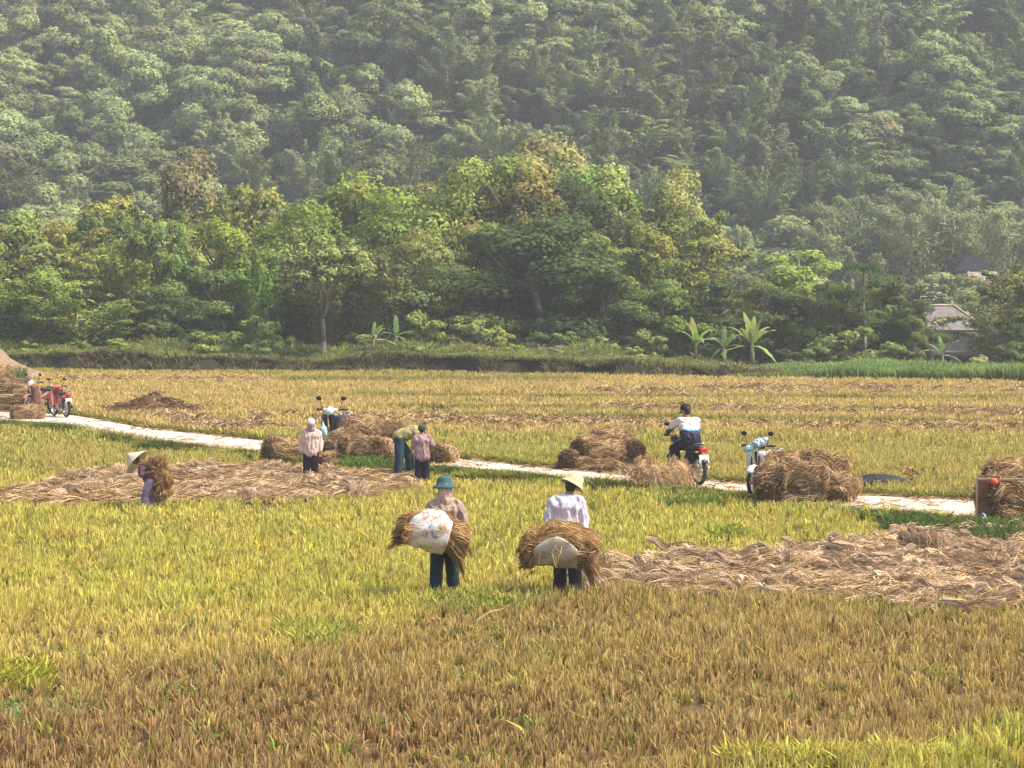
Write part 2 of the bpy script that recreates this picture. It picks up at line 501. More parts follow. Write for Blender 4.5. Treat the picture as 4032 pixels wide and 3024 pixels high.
    K = np.concatenate([K, np.array([.20, .17, .08]) * g.uniform(.5, 1.2, (n2, 1))]); n = len(x)
    V, Q, c = blades(np.stack([x, d, z], 1), K, 5, h, .2, np.full(n, .07), .7, 73)
    me = np_mesh('bank_grass', V, Q, c)
    tag(link_mesh('bank_grass', me, M['green']), 'pale green rough grass growing on the earth bank', 'grass', kind='stuff')


def bank_front(x):
    px = 2016 + x / 131 * F
    return np.interp(px, [0, 1500, 2400, 2900, 3300], [133.2, 131.2, 127, 124.2, 123.5]) + .5 * np.sin(x * .9) + .3 * np.sin(x * 2.3 + 1)


def bank_z(x, y):
    f = bank_front(x)
    px = 2016 + x / 131 * F
    top = np.interp(px, [-600, 250, 420, 650, 1200, 1500, 1900, 2300, 2700, 2950, 3300], [.5, .75, .95, .62, .45, .75, .7, .65, .4, .2, .05])
    z = top * sstep(0.0, .9, y - f) + (fbm(x, y, 1.6, 61, 3) - .5) * .25 * sstep(0.0, .5, y - f)
    return z * (1 - sstep(139, 146, y)) - 0.3 * sstep(139, 146, y) * 4


def build_bank():
    xs = np.arange(-34, 22, .12); ts = np.array([0, .15, .3, .45, .6, .75, .9, 1.1, 1.5, 2, 3, 4.5, 6, 9, 12, 16, 20])
    X, T = np.meshgrid(xs, ts, indexing='ij')
    Y = bank_front(X) + T
    Y = Y + (fbm(X, T * 3, .5, 33, 3) - .5) * 1.1 * (T < 1.2)
    Z = bank_z(X, Y) - .03 * (T == 0) + (fbm(X, T * 4, .35, 34, 3) - .5) * .30 * (T > 0)
    V = np.stack([X, Y, Z], 2).reshape(-1, 3); n = len(ts)
    Q = [(i * n + j, (i + 1) * n + j, (i + 1) * n + j + 1, i * n + j + 1) for i in range(len(xs) - 1) for j in range(n - 1)]
    tag(link_mesh('bank', np_mesh('bank', V, Q, smooth=True), M['bank']), kind='structure')


build_bank()
build_weeds()

# ---------------------------------------------------------------- straw
STRAW_L = np.array([.62, .45, .255]); STRAW_M = np.array([.45, .295, .15]); STRAW_D = np.array([.20, .115, .06])


def straw_col(g, n, light=.4):
    t = g.uniform(0, 1, (n, 1)); c = np.where(t < light, STRAW_L, np.where(t < light + .4, STRAW_M, STRAW_D))
    return c * g.uniform(.75, 1.25, (n, 1))


def ribbons(path, width, col):
    """path (N,S,3) centre lines; returns strips facing outward-ish"""
    N, S, _ = path.shape
    tan = np.gradient(path, axis=1)
    g = np.random.default_rng(N)
    side = np.cross(tan, g.normal(0, 1, (N, 1, 3)))
    side /= np.linalg.norm(side, axis=2, keepdims=True) + 1e-9
    w = np.linspace(1, .35, S)[None, :, None] * width * .5
    A = path - side * w; B = path + side * w
    V = np.stack([A, B], 2).reshape(-1, 3)
    i = (np.arange(N) * S * 2)[:, None, None]; s = (np.arange(S - 1) * 2)[None, :, None]
    Q = (i + s + np.array([0, 1, 3, 2])[None, None]).reshape(-1, 4)
    c = np.repeat(col, S * 2, 0)
    return V, Q, c


def join(parts):
    V, Q, Cc, off = [], [], [], 0
    for v, q, c in parts:
        V.append(v); Q.append(q + off); Cc.append(c); off += len(v)
    return np.concatenate(V), np.concatenate(Q), np.concatenate(Cc)


def ellip_core(seed, rx, ry, rz, col, power=1.0, nu=28, nv=16, rough=.09):
    g = np.random.default_rng(seed)
    u = np.linspace(0, 2 * PI, nu, endpoint=False); v = np.linspace(.001, PI - .001, nv)
    Vv, Uu = np.meshgrid(v, u, indexing='ij')
    cx = np.cos(Vv); s = np.sin(Vv) ** power
    n = 1 + rough * np.sin(3 * Uu + g.uniform(0, 6)) * np.sin(2 * Vv) + rough * .6 * np.sin(7 * Uu + 5 * Vv + g.uniform(0, 6)) + g.normal(0, rough * .25, Uu.shape)
    V = np.stack([np.sign(cx) * np.abs(cx) ** .8 * rx, np.cos(Uu) * s * ry * n, np.sin(Uu) * s * rz * n], 2).reshape(-1, 3)
    Q = [(i * nu + j, i * nu + (j + 1) % nu, (i + 1) * nu + (j + 1) % nu, (i + 1) * nu + j) for i in range(nv - 1) for j in range(nu)]
    return V, np.array(Q), np.tile(col, (len(V), 1)) * g.uniform(.8, 1.2, (len(V), 1))


def bundle_parts(seed, L=.9, Rr=.3, n=1500, light=.4, swirl=.5, flare=.06, squash=.85, width=.02, pw=4.5):
    g = np.random.default_rng(seed)
    core = ellip_core(seed, L * .5, Rr * .93, Rr * .93 * squash, STRAW_M * .75, power=.45)
    S = 7
    # locks of straw: groups of ribbons that run together
    nl = 80
    lk = g.integers(0, nl, n)
    th0 = g.uniform(0, 2 * PI, nl); u0 = g.uniform(-.55, .2, nl); ln = g.uniform(.3, .9, nl); sw = g.normal(0, swirl, nl); cv = g.normal(0, .7, nl); ht = g.uniform(-.08, .15, nl); lc = g.uniform(0.7, 1.25, nl)
    t = np.linspace(0, 1, S)[None]
    u = (u0[lk][:, None] + g.normal(0, .05, (n, 1)) + ln[lk][:, None] * t) * g.uniform(.93, 1.05, (n, 1))
    th = th0[lk][:, None] + g.normal(0, .16, (n, 1)) + sw[lk][:, None] * t + cv[lk][:, None] * (t - .5) ** 2 * 2
    uc = np.clip(u, -.5, .56)
    prof = np.clip(1 - np.abs(uc * 1.75) ** pw, .25, 1) ** .5
    bulge = np.sin(np.pi * t) * ht[lk][:, None]
    r = Rr * (prof * (1.0 + .03 * g.normal(0, 1, (n, 1))) + bulge) + flare * (np.abs(u) > .42) * g.uniform(0, 1.4, (n, 1))
    r = r + .035 * np.sin(th * 3 + lk[:, None]) * np.sin(uc * 9 + seed)
    path = np.stack([uc * L + g.normal(0, .010, (n, S)), np.cos(th) * r + g.normal(0, .006, (n, S)), np.sin(th) * r * squash + g.normal(0, .006, (n, S))], 2)
    col = straw_col(g, n, light) * lc[lk][:, None]
    rib = ribbons(path, width, col)
    # cut ends packed at one end
    m = n // 4
    a = g.uniform(0, 2 * PI, m); rr = Rr * .85 * np.sqrt(g.uniform(0, 1, m))
    st = np.stack([np.full(m, -L * .40), np.cos(a) * rr, np.sin(a) * rr * squash], 1)
    en = st + np.stack([-g.uniform(.08, .2, m), g.normal(0, .035, m), g.normal(0, .035, m)], 1)
    end = ribbons(np.stack([st, en], 1), width * 1.3, straw_col(g, m, .2) * .75)
    return join([core, rib, end])


def stray(seed, n, rad, length, width=.014):
    g = np.random.default_rng(seed)
    a = g.uniform(0, 2 * PI, n); r = rad * np.sqrt(g.uniform(.2, 1, n))
    st = np.stack([np.cos(a) * r * 1.4, np.sin(a) * r, g.uniform(-.5, .9, n) * rad], 1)
    b = a + g.normal(0, 1.2, n)
    d = np.stack([np.cos(b), np.sin(b), g.normal(0, .5, n)], 1) * g.uniform(.3, 1, (n, 1)) * length
    path = np.stack([st, st + d * .5 + [0, 0, .03], st + d - [0, 0, .05]], 1)
    return ribbons(path, width, straw_col(g, n, .6))


BUNDLE = []
for k, (L, Rr, light, swirl, fl) in enumerate(((.95, .30, .30, .45, .05), (.8, .34, .42, .9, .08), (1.0, .27, .22, .3, .05), (.75, .33, .35, 1.5, .10))):
    V, Q, c = join([bundle_parts(100 + k, L, Rr, 4200, light, swirl * .8, fl, .88, .012), stray(200 + k, 110, Rr * 1.0, .24, .010)])
    BUNDLE.append(np_mesh('straw_bundle', V, Q, c))


def sheaf_parts(seed, L=.95, n=420, wid=.16, pale=.5, lift=.16):
    """a handful of cut rice lying on the stubble, pale butts at -x and drooping brown heads at +x"""
    g = np.random.default_rng(seed); S = 9
    t = np.linspace(0, 1, S)[None]
    nh = 11; hk = g.integers(0, nh, n)[:, None]
    hy = g.normal(0, wid * 1.1, nh); hz = g.uniform(.1, 1.5, nh); hp = g.uniform(0, 6, nh); hf = g.normal(0, wid * 1.6, nh); hx = g.normal(0, .2, nh); hc = g.uniform(.42, 1.4, nh)
    ln = L * g.uniform(.4, .95, (n, 1)); x = -L * .5 + ln * t + hx[hk]
    y = hy[hk] * (.4 + t) + g.normal(0, .032, (n, 1)) * (1 + t) + hf[hk] * t ** 1.6 + .05 * np.sin(t * 7 + hp[hk])
    z = .06 + lift * hz[hk] * np.abs(np.sin(t * 5.5 + hp[hk])) * (1 - .35 * t) + g.normal(0, .022, (n, 1)) + g.normal(0, .007, (n, S)) - .05 * t ** 3
    path = np.stack([x + g.normal(0, .02, (n, S)), y + g.normal(0, .006, (n, S)), np.maximum(z, .015)], 2)
    V, Q, c = ribbons(path, .012, straw_col(g, n, .55) * hc[hk] * [1, 1.03, 1.15])
    w = np.tile(np.repeat(np.linspace(1.2, .8, S), 2), n)[:, None]
    pinkpale = np.array([.56, .45, .33])
    ww = np.clip(w - .95, 0, 1) * 2 * pale
    c = c * w * (1 - ww) + pinkpale * ww
    return V, Q, c


SHEAF = []
for k in range(5):
    V, Q, c = sheaf_parts(300 + k, L=.85 + .1 * k, wid=.15 + .02 * (k % 3), pale=.3 + .15 * k, lift=.09 + .025 * (k % 3))
    SHEAF.append(np_mesh('cut_rice_sheaf', V, Q, c))


def scatter_sheaves(poly, n, label, group, ang, spread, scale, seed, zj=.06):
    g = random.Random(seed); cnt = 0; pts = []
    xs = [p[0] for p in poly]; ys = [p[1] for p in poly]
    tries = 0
    while cnt < n and tries < 60000:
        tries += 1
        px, py = g.uniform(max(min(xs), -150), min(max(xs), 4180)), g.uniform(min(ys), max(ys))
        # uniform over the ground: accept with weight ~ d^3
        d = F * CH / (py - H0)
        dm = F * CH / (min(ys) - H0)
        if g.random() > (d / dm) ** 3: continue
        if not bool(in_poly(np.array([px]), np.array([py]), poly)[0]): continue
        p = G(px, py)
        md = .42 * scale * (1 - tries / 90000)
        if any((p.x - q[0]) ** 2 + ((p.y - q[1])) ** 2 < md * md for q in pts): continue
        pts.append((p.x, p.y)); cnt += 1
        o = link_mesh('cut_rice_sheaf', SHEAF[g.randrange(5)], M['swath'])
        o.location = (p.x, p.y, g.uniform(-.03, zj)); s = scale * g.uniform(.8, 1.2)
        o.scale = (s, s * g.uniform(.9, 1.4), s * g.uniform(.8, 1.5))
        o.rotation_euler = (g.gauss(0, .10), g.gauss(0, .035), ang + g.gauss(0, spread) + (PI if g.random() < .3 else 0))
        tag(o, label, 'rice sheaf', group)
    return cnt


nR = scatter_sheaves(SW_R, 175, 'handful of cut rice laid flat in the wide swath right of the two carriers', 'cut rice sheaves laid out in the right hand swath', .1, .5, .9, 21, .03)
nL = scatter_sheaves(SW_L, 120, 'pale cut rice handful lying in the strip around the conical hat carrier', 'cut rice sheaves laid out in the left hand strip', -1.2, .9, .82, 22, .03)


def build_cut_rows():
    """far rows of cut rice and loose straw under the swaths: too many to count"""
    g = np.random.default_rng(9); parts = []
    def put(px, py, L, hgt, width, n, light, pale):
        for a, b in zip(px, py):
            p = G(a, b)
            if pale and g.uniform() < .3: continue
            S = 3; t = np.linspace(0, 1, S)[None]
            an = g.normal(-1.3, .8, (n, 1)) if pale else g.normal(0.1, .6, (n, 1))
            st = g.normal(0, .10, (n, 2))
            x = p.x + st[:, :1] + np.cos(an) * L * (t - .5); y = p.y + st[:, 1:] + np.sin(an) * L * (t - .5)
            z = .08 + hgt * g.uniform(.4, 1.4, (n, 1)) * np.sin(t * 2.2 + .5)
            parts.append(ribbons(np.stack([x, y, z], 2), width, straw_col(g, n, light) * (.85 if pale else 1)))
    # rows: (px0, px1, py0, py1, jitter, count)
    for a0, a1, b0, b1, j, n in ((250, 1050, 1500, 1506, 5, 90), (700, 1150, 1668, 1690, 9, 60), (1650, 2500, 1668, 1680, 7, 120), (2450, 4100, 1684, 1700, 6, 130), (2300, 2700, 1545, 1552, 6, 30), (2750, 3500, 1535, 1540, 10, 120),
                                 (3400, 4100, 1535, 1550, 8, 40), (2300, 4100, 1616, 1640, 6, 170), (780, 1000, 1690, 1700, 5, 30), (1000, 1700, 1655, 1662, 5, 60), (560, 800, 1640, 1680, 10, 30)):
        px = g.uniform(a0, a1, n); py = b0 + (b1 - b0) * (px - a0) / (a1 - a0) + g.normal(0, j, n)
        put(px, py, .45, .13, .045, 11, .45, True)
    for poly, n, lo, w in ((SW_L, 350, .35, .02), (SW_R, 500, .3, .015)):
        xs = [p[0] for p in poly]; ys = [p[1] for p in poly]
        px = g.uniform(min(xs), max(xs), n * 3); py = g.uniform(min(ys), max(ys), n * 3)
        k = in_poly(px, py, poly); px, py = px[k][:n], py[k][:n]
        put(px, py, .6, .10, w, 16, lo, False)
    for _ in range(12):      # long dry straws dropped on the stubble
        cx, cy = g.uniform(0, 4030), g.uniform(2100, 3000); p = G(cx, cy); an = g.uniform(0, PI); L_ = g.uniform(.3, .9); t = np.array([[0, .5, 1.]])
        parts.append(ribbons(np.stack([p.x + math.cos(an) * L_ * t + g.normal(0, .02, (3, 1)), p.y + math.sin(an) * L_ * t + 0 * t + g.normal(0, .02, (3, 1)), .14 + .10 * np.sin(t * 2) + g.normal(0, .01, (3, 1))], 2), .009, straw_col(g, 3, .5)))
    nl_ = 420; px = g.uniform(-200, 4300, nl_); tt = g.uniform(0, 1, nl_) ** 4; tt = np.where(g.uniform(0, 1, nl_) < .6, tt, 1 - tt)
    py = lerp_y(ROAD_TOP, px) * (1 - tt) + lerp_y(ROAD_BOT, px) * tt
    for a, b in zip(px, py):
        p = G(a, b, .1); n = 5; an = g.uniform(0, PI, (n, 1)); t = np.array([[0, .5, 1.]])
        x = p.x + g.normal(0, .12, (n, 1)) + np.cos(an) * .22 * (t - .5); y = p.y + g.normal(0, .12, (n, 1)) + np.sin(an) * .22 * (t - .5)
        parts.append(ribbons(np.stack([x, y, .115 + .03 * t + 0 * x], 2), .02, straw_col(g, n, .3) * .9))
    V, Q, c = join(parts)
    me = np_mesh('loose_cut_rice', V, Q, c)
    tag(link_mesh('loose_cut_rice', me, M['straw']), 'loose cut rice strewn in far rows and swaths', 'cut rice', kind='stuff')


build_cut_rows()


def bundle(px, py, d, k, rz, tilt, s, label, group=None, roll=0.0, sx=1.0):
    p = P(px, py, d)
    o = link_mesh('straw_bundle', BUNDLE[k], M['straw'])
    o.location = p; o.rotation_euler = (roll, tilt, rz); o.scale = (s * sx, s, s)
    tag(o, label, 'straw bundle', group)
    return o


# heap behind the small standing person
ga = 'straw bundles heaped on the road behind the harvesters'
dA = 67.5
for row in (
    (1115, 1775, dA + .6, 1, .4, .2, 1.0, 'upright straw bundle ending the long heap on its far left side'),
    (1175, 1800, dA, 2, .1, .0, .95, 'low straw bundle lying just left of the person in pink jacket'),
    (1290, 1800, dA + .3, 0, 1.2, .3, .95, 'straw bundle half hidden behind the person in pink jacket'),
    (1345, 1745, dA + .1, 3, .5, -.5, 1.0, 'straw bundle leaning below the white motorbike cowl in the long heap'),
    (1425, 1700, dA + .4, 1, .1, .1, 1.0, 'topmost straw bundle of the long heap beside the motorbike'),
    (1505, 1705, dA + .5, 0, -.2, .1, 1.0, 'high straw bundle in the long heap just left of the bent harvester'),
    (1420, 1775, dA - .2, 3, .2, .1, 1.1, 'shaggy straw bundle in the middle of the long heap above green weeds'),
    (1500, 1780, dA - .1, 1, 1.3, .1, 1.05, 'round straw bundle in the middle row beside the bent harvester'),
    (1340, 1820, dA - .3, 0, .5, .0, 1.0, 'bottom straw bundle right of the pink jacket behind weeds'),
    (1530, 1830, dA - .5, 1, 1.1, .5, .9, 'bottom straw bundle leaning left of the bent harvester legs'),
    (1450, 1840, dA + .2, 2, .0, .0, 1.0, 'low straw bundle buried at the foot of the long heap'),
    (1600, 1800, dA + .7, 3, .6, .1, .85, 'straw bundle seen between the bent harvester and the mauve jacket'),
    (1735, 1800, dA + .2, 1, 1.35, .05, .98, 'rounded straw bundle alone right of the mauve jacketed person'),
): bundle(*row, group=ga)

gb = 'brown straw bundles of the tall stack behind the road centre'
dB = 65.6
for row in (
    (2265, 1812, dB, 2, 1.1, .1, .95, 'dark ended straw bundle at the left foot of the central stack'),
    (2325, 1758, dB + .2, 0, .9, .0, .9, 'straw bundle with dark end on the upper left of the central stack'),
    (2405, 1742, dB + .5, 1, .1, .0, 1.0, 'topmost straw bundle of the central stack'),
    (2472, 1770, dB + .1, 2, 1.9, .0, 1.0, 'straw bundle with a dark cut end on the right of the central stack'),
    (2385, 1790, dB - .15, 1, .15, .0, 1.05, 'large smooth straw bundle in the middle of the central stack'),
    (2350, 1840, dB - .4, 0, .1, .0, .95, 'straw bundle in the bottom middle of the central stack on the road'),
    (2475, 1838, dB - .1, 3, .2, .0, .95, 'bottom straw bundle on the right of the central stack'),
    (2250, 1845, dB + .4, 3, .8, .0, .8, 'small dark straw bundle trailing off left of the central stack'),
): bundle(*row, group=gb)

gd = 'straw bundles piled on the loaded motorbike'
dD = 56.3
for row in (
    (3050, 1876, dD, 3, 1.0, -.6, 1.0, 'straw bundle leaning on the handlebar side of the loaded motorbike heap'),
    (3130, 1848, dD + .2, 1, .2, -.1, 1.05, 'topmost left straw bundle of the heap beside the blue bag motorbike'),
    (3240, 1851, dD + .1, 3, .1, .25, 1.1, 'topmost right straw bundle of the heap beside the blue bag motorbike'),
    (3290, 1911, dD - .1, 1, -.3, .4, 1.0, 'curling straw bundle on the right flank of the loaded heap'),
    (3160, 1895, dD - .3, 3, .0, .0, 1.15, 'shaggy straw bundle in the middle of the loaded heap'),
    (3040, 1950, dD - .2, 2, 1.35, .1, 1.05, 'dark straw bundle at the left foot of the loaded heap'),
    (3165, 1965, dD - .4, 0, .15, .0, 1.1, 'dark straw bundle at the bottom middle of the loaded heap'),
    (3300, 1960, dD - .2, 0, 1.3, .0, .95, 'paler straw bundle with a cut end at the right foot of the loaded heap'),
    (3240, 1930, dD + .3, 2, .3, .1, 1.1, 'straw bundle buried in the core of the loaded heap'),
): bundle(*row, group=gd)

ge = 'straw bundles loaded on the rusty cart'
dE = 51.8
for row in (
    (3990, 1885, dE + .2, 1, .2, .0, 1.1, 'topmost straw bundle above the rusty cart panel'),
    (3965, 1960, dE - .1, 3, .3, .3, 1.15, 'dark matted straw bundle hanging over the rusty cart panel'),
    (4060, 1950, dE, 2, .0, .0, 1.2, 'straw bundle on the cart cut by the picture edge'),
    (3990, 2040, dE - .2, 0, .5, .3, 1.0, 'dark straw bundle sagging into the grass below the cart'),
    (4090, 2040, dE - .1, 1, .0, .0, 1.1, 'lowest straw bundle on the cart at the picture edge'),
): bundle(*row, group=ge)

gg = 'straw bundles stacked at the far end of the road'
dG = 93
for row in (
    (-20, 1490, dG + 2, 1, .2, .0, 1.3, 'reddish straw bundle highest on the far left stack below the soil heap'),
    (30, 1545, dG + 1, 0, .1, .0, 1.5, 'straw bundle in the upper row of the far left stack'),
    (100, 1560, dG + .5, 1, .3, .2, 1.2, 'straw bundle beside the brown motorbike in the far left stack'),
    (20, 1600, dG, 2, .0, .0, 1.5, 'long straw bundle at the foot of the far left stack'),
    (105, 1612, dG, 0, .1, .0, 1.0, 'low straw bundle under the brown motorbike'),
): bundle(*row, group=gg)
bundle(112, 1635, 88.0, 1, .12, .0, 1.0, 'single smooth straw bundle lying by itself on the pale road', sx=1.1)


# two shaggy upright sheaves in the verge
def stook(seed, h=.68, r=.34, n=2600):
    g = np.random.default_rng(seed); S = 6; t = np.linspace(0, 1, S)[None]
    a = g.uniform(0, 2 * PI, (n, 1)); rr = np.sqrt(g.uniform(.15, 1, (n, 1)))
    rad = r * rr * (1.05 - .75 * t ** 1.3) + r * .55 * rr * np.clip(t - .72, 0, 1) * 2
    z = h * t * (1.02 - .22 * rr + .15 * np.sin(a * 3 + seed)) - .25 * np.clip(t - .7, 0, 1) * h * rr * g.uniform(0, 3, (n, 1))
    aa = a + g.normal(0, .25, (n, 1)) * t
    V, Q, c = ribbons(np.stack([np.cos(aa) * rad, np.sin(aa) * rad + g.normal(0, .01, z.shape), z + g.normal(0, .01, z.shape)], 2), .012, straw_col(g, n, .6))
    core = ellip_core(seed, h * .45, r * .7, r * .7, STRAW_M)
    cv = core[0][:, [2, 1, 0]]; cv[:, 2] = cv[:, 2] + h * .45
    sv, sq, sc2 = stray(seed + 3, 500, r, .26, .012); sv = sv * [1, 1, .7] + [0, 0, h * .45]
    c = c * np.repeat(g.choice([.7, 1.0, 1.25], n), S * 2)[:, None]
    return join([(cv, core[1][:, ::-1], core[2]), (V, Q, c), (sv, sq, sc2)])


for k, (px, py, dd, s, lab) in enumerate(((2545, 1945, 59.6, 1.0, 'left one of two shaggy upright sheaves standing in green verge'), (2665, 1938, 60.2, .92, 'right one of two shaggy upright sheaves, before the rider rear wheel'))):
    V, Q, c = stook(400 + k)
    o = link_mesh('upright_sheaf', np_mesh('upright_sheaf', V, Q, c), M['straw'])
    p = P(px, py, dd); o.location = (p.x, p.y, 0); o.scale = (s * 1.25, s * 1.2, s * 1.12); o.rotation_euler = (0, 0, k)
    tag(o, lab, 'straw sheaf', 'shaggy upright sheaves in the verge')


# ---------------------------------------------------------------- heaps
def heap(name, px, py, w, dpt, h, mat, label, cat, seed=0, strands=0, dark=False, prof=1.0):
    p = G(px, py)
    n = 40; g = np.linspace(-1, 1, n)
    X, Y = np.meshgrid(g, g, indexing='ij')
    rr = np.sqrt(X ** 2 + Y ** 2)
    Z = np.clip(1 - rr, 0, 1) ** prof * h * (.6 + .8 * fbm(X + 5 * seed, Y, .5, seed, 3)) - .03
    V = np.stack([X * w * .5, Y * dpt * .5, Z], 2).reshape(-1, 3)
    Q = [(i * n + j, (i + 1) * n + j, (i + 1) * n + j + 1, i * n + j + 1) for i in range(n - 1) for j in range(n - 1)]
    col = np.tile(STRAW_D * (.6 if dark else 1.2), (len(V), 1))
    parts = [(V, np.array(Q), col)]
    if strands:
        gg_ = np.random.default_rng(seed)
        i = gg_.integers(0, len(V), strands); st = V[i] + [0, 0, .02]
        b = gg_.uniform(0, 2 * PI, strands); dv = np.stack([np.cos(b), np.sin(b), gg_.normal(0, .25, strands)], 1) * .3
        parts.append(ribbons(np.stack([st, st + dv * .5 + [0, 0, .04], st + dv - [0, 0, .02]], 1), .05, straw_col(gg_, strands, .1) * (.55 if dark else .9)))
    me = np_mesh(name, *join(parts))
    o = link_mesh(name, me, mat)
    o.location = (p.x, p.y, 0.0)
    tag(o, label, cat)
    return o


heap('straw_heap', 590, 1625, 3.6, 3.0, .62, M['straw'], 'low dark brown straw heap in the golden field beyond the road', 'straw heap', 3, 500, True, .8)
heap('straw_heap', 760, 1632, 1.0, 1.5, .28, M['straw'], 'tiny dark straw heap just right of the larger dark one', 'straw heap', 4, 80, True, .8)
heap('soil_heap', -10, 1492, 4.6, 5.0, 1.2, M['mound'], 'smooth tan heap of soil at the far left field edge', 'soil heap', 5, 0, False, .85)
heap('straw_heap', 3580, 1878, 1.3, 3.0, .16, M['straw'], 'thin reddish straw heap lying right of the dark tarpaulin', 'straw heap', 6, 150, False, .7)


def tarp():
    p = G(3462, 1912)
    n = 36; g = np.linspace(-1, 1, n); X, Y = np.meshgrid(g, g, indexing='ij')
    body = np.clip(1 - np.abs(X) ** 3, 0, 1) * np.clip(1 - np.abs(Y) ** 2.5, 0, 1)
    Z = body ** .8 * (.07 + .03 * np.sin(X * 4 + 2) + .10 * fbm(X, Y, .3, 2, 3)) - .01
    V = np.stack([X * .56, Y * .5, Z], 2).reshape(-1, 3)
    V[:, 0] *= 1 + .1 * np.sin(V[:, 1] * 9)
    Q = [(i * n + j, (i + 1) * n + j, (i + 1) * n + j + 1, i * n + j + 1) for i in range(n - 1) for j in range(n - 1)]
    me = np_mesh('tarpaulin', V, Q, smooth=True)
    o = link_mesh('tarpaulin', me, mat_plain('grey_tarp', (.018, .016, .019), .6, var=.4, scale=12, bump=.4))
    o.location = (p.x, p.y, .12); o.modifiers.new('t', 'SOLIDIFY').thickness = .01
    tag(o, 'dark grey tarpaulin draped over a low load beyond the road', 'tarpaulin')


tarp()


# ---------------------------------------------------------------- bmesh helpers
def bm_capsule(bm, a, b, ra, rb, seg=12):
    a, b = Vector(a), Vector(b)
    for p, r in ((a, ra), (b, rb)):
        bmesh.ops.create_icosphere(bm, subdivisions=2, radius=r, matrix=Matrix.Translation(p))
    v = b - a
    if v.length > 1e-5:
        q = v.to_track_quat('Z', 'Y').to_matrix().to_4x4()
        bmesh.ops.create_cone(bm, cap_ends=True, segments=seg, radius1=ra, radius2=rb, depth=v.length, matrix=Matrix.Translation((a + b) / 2) @ q)


def bm_box(bm, c, s, rot=None, bev=0.0):
    r = bmesh.ops.create_cube(bm, size=1.0, matrix=Matrix.Translation(c) @ (rot.to_matrix().to_4x4() if rot else Matrix()) @ Matrix.Diagonal((*s, 1)))
    if bev:
        es = list({e for v in r['verts'] for e in v.link_edges})
        bmesh.ops.bevel(bm, geom=es, offset=bev, segments=2, affect='EDGES', profile=.6)


def bm_tube(bm, pts, r, seg=8):
    for a, b in zip(pts[:-1], pts[1:]): bm_capsule(bm, a, b, r, r, seg)


def lathe(bm, prof, seg=28, mat=None):
    rings = []
    for r, z in prof:
        rings.append([bm.verts.new(((mat @ Vector((r * math.cos(2 * PI * k / seg), r * math.sin(2 * PI * k / seg), z))) if mat else (r * math.cos(2 * PI * k / seg), r * math.sin(2 * PI * k / seg), z))) for k in range(seg)])
    for A, B in zip(rings[:-1], rings[1:]):
        for k in range(seg):
            bm.faces.new((A[k], A[(k + 1) % seg], B[(k + 1) % seg], B[k]))


def obj(name, bm, mat, parent=None, smooth=True):
    me = bpy.data.meshes.new(name); bm.normal_update(); bm.to_mesh(me); bm.free()
    if smooth:
        me.polygons.foreach_set('use_smooth', np.ones(len(me.polygons), bool))
    return link_mesh(name, me, mat, parent)


def remeshed(name, bm, mat, parent, voxel=.012, smooth=4, fold=0.0, fscale=.1, seed=0):
    me = bpy.data.meshes.new(name + '_raw'); bm.to_mesh(me); bm.free()
    tmp = bpy.data.objects.new('tmp', me); C.objects.link(tmp)
    m = tmp.modifiers.new('r', 'REMESH'); m.mode = 'VOXEL'; m.voxel_size = voxel; m.use_smooth_shade = True
    if smooth:
        s = tmp.modifiers.new('s', 'SMOOTH'); s.iterations = smooth; s.factor = .5
    dg = bpy.context.evaluated_depsgraph_get()
    out = bpy.data.meshes.new_from_object(tmp.evaluated_get(dg))
    bpy.data.objects.remove(tmp); bpy.data.meshes.remove(me)
    out.name = name
    if fold:
        n = len(out.vertices)
        co = np.empty(n * 3, np.float32); out.vertices.foreach_get('co', co); co = co.reshape(-1, 3)
        no = np.empty(n * 3, np.float32); out.vertices.foreach_get('normal', no); no = no.reshape(-1, 3)
        f = fbm(co[:, 0] * 2.2 + co[:, 1] * 1.7 + seed, co[:, 2] * .8 + co[:, 1] * .5, fscale, seed, 3) - .5
        co += no * (f * fold * 2)[:, None]
        out.vertices.foreach_set('co', co.ravel()); out.update()
    out.polygons.foreach_set('use_smooth', np.ones(len(out.polygons), bool))
    out.materials.clear(); out.materials.append(mat)
    return link_mesh(name, out, None, parent)


# ---------------------------------------------------------------- people
def hand(bm, w, dirv, palm_n, curl=.7, side=1):
    """palm, four unequal bent fingers, thumb"""
    w = Vector(w); d = Vector(dirv).normalized(); n = Vector(palm_n).normalized(); s = d.cross(n).normalized() * side
    for k in (-.022, 0, .022):
        bm_capsule(bm, w + s * k * .7, w + d * .075 + s * k, .016, .015, 8)
    for k, (off, ln) in enumerate(((-.030, .066), (-.010, .075), (.010, .07), (.029, .055))):
        a = w + d * .085 + s * off
        d1 = (d * math.cos(curl) + n * math.sin(curl)); d2 = (d * math.cos(curl * 2.2) + n * math.sin(curl * 2.2))
        b = a + d1 * ln * .5; c = b + d2 * ln * .5
        bm_capsule(bm, a, b, .0095, .009, 8); bm_capsule(bm, b, c, .009, .0075, 8)
    a = w + d * .02 - s * .03; b = a + (d * .7 - s * .6 + n * .3) * .04; c = b + (d * .8 + n * .5) * .03
    bm_capsule(bm, a, b, .013, .011, 8); bm_capsule(bm, b, c, .011, .009, 8)


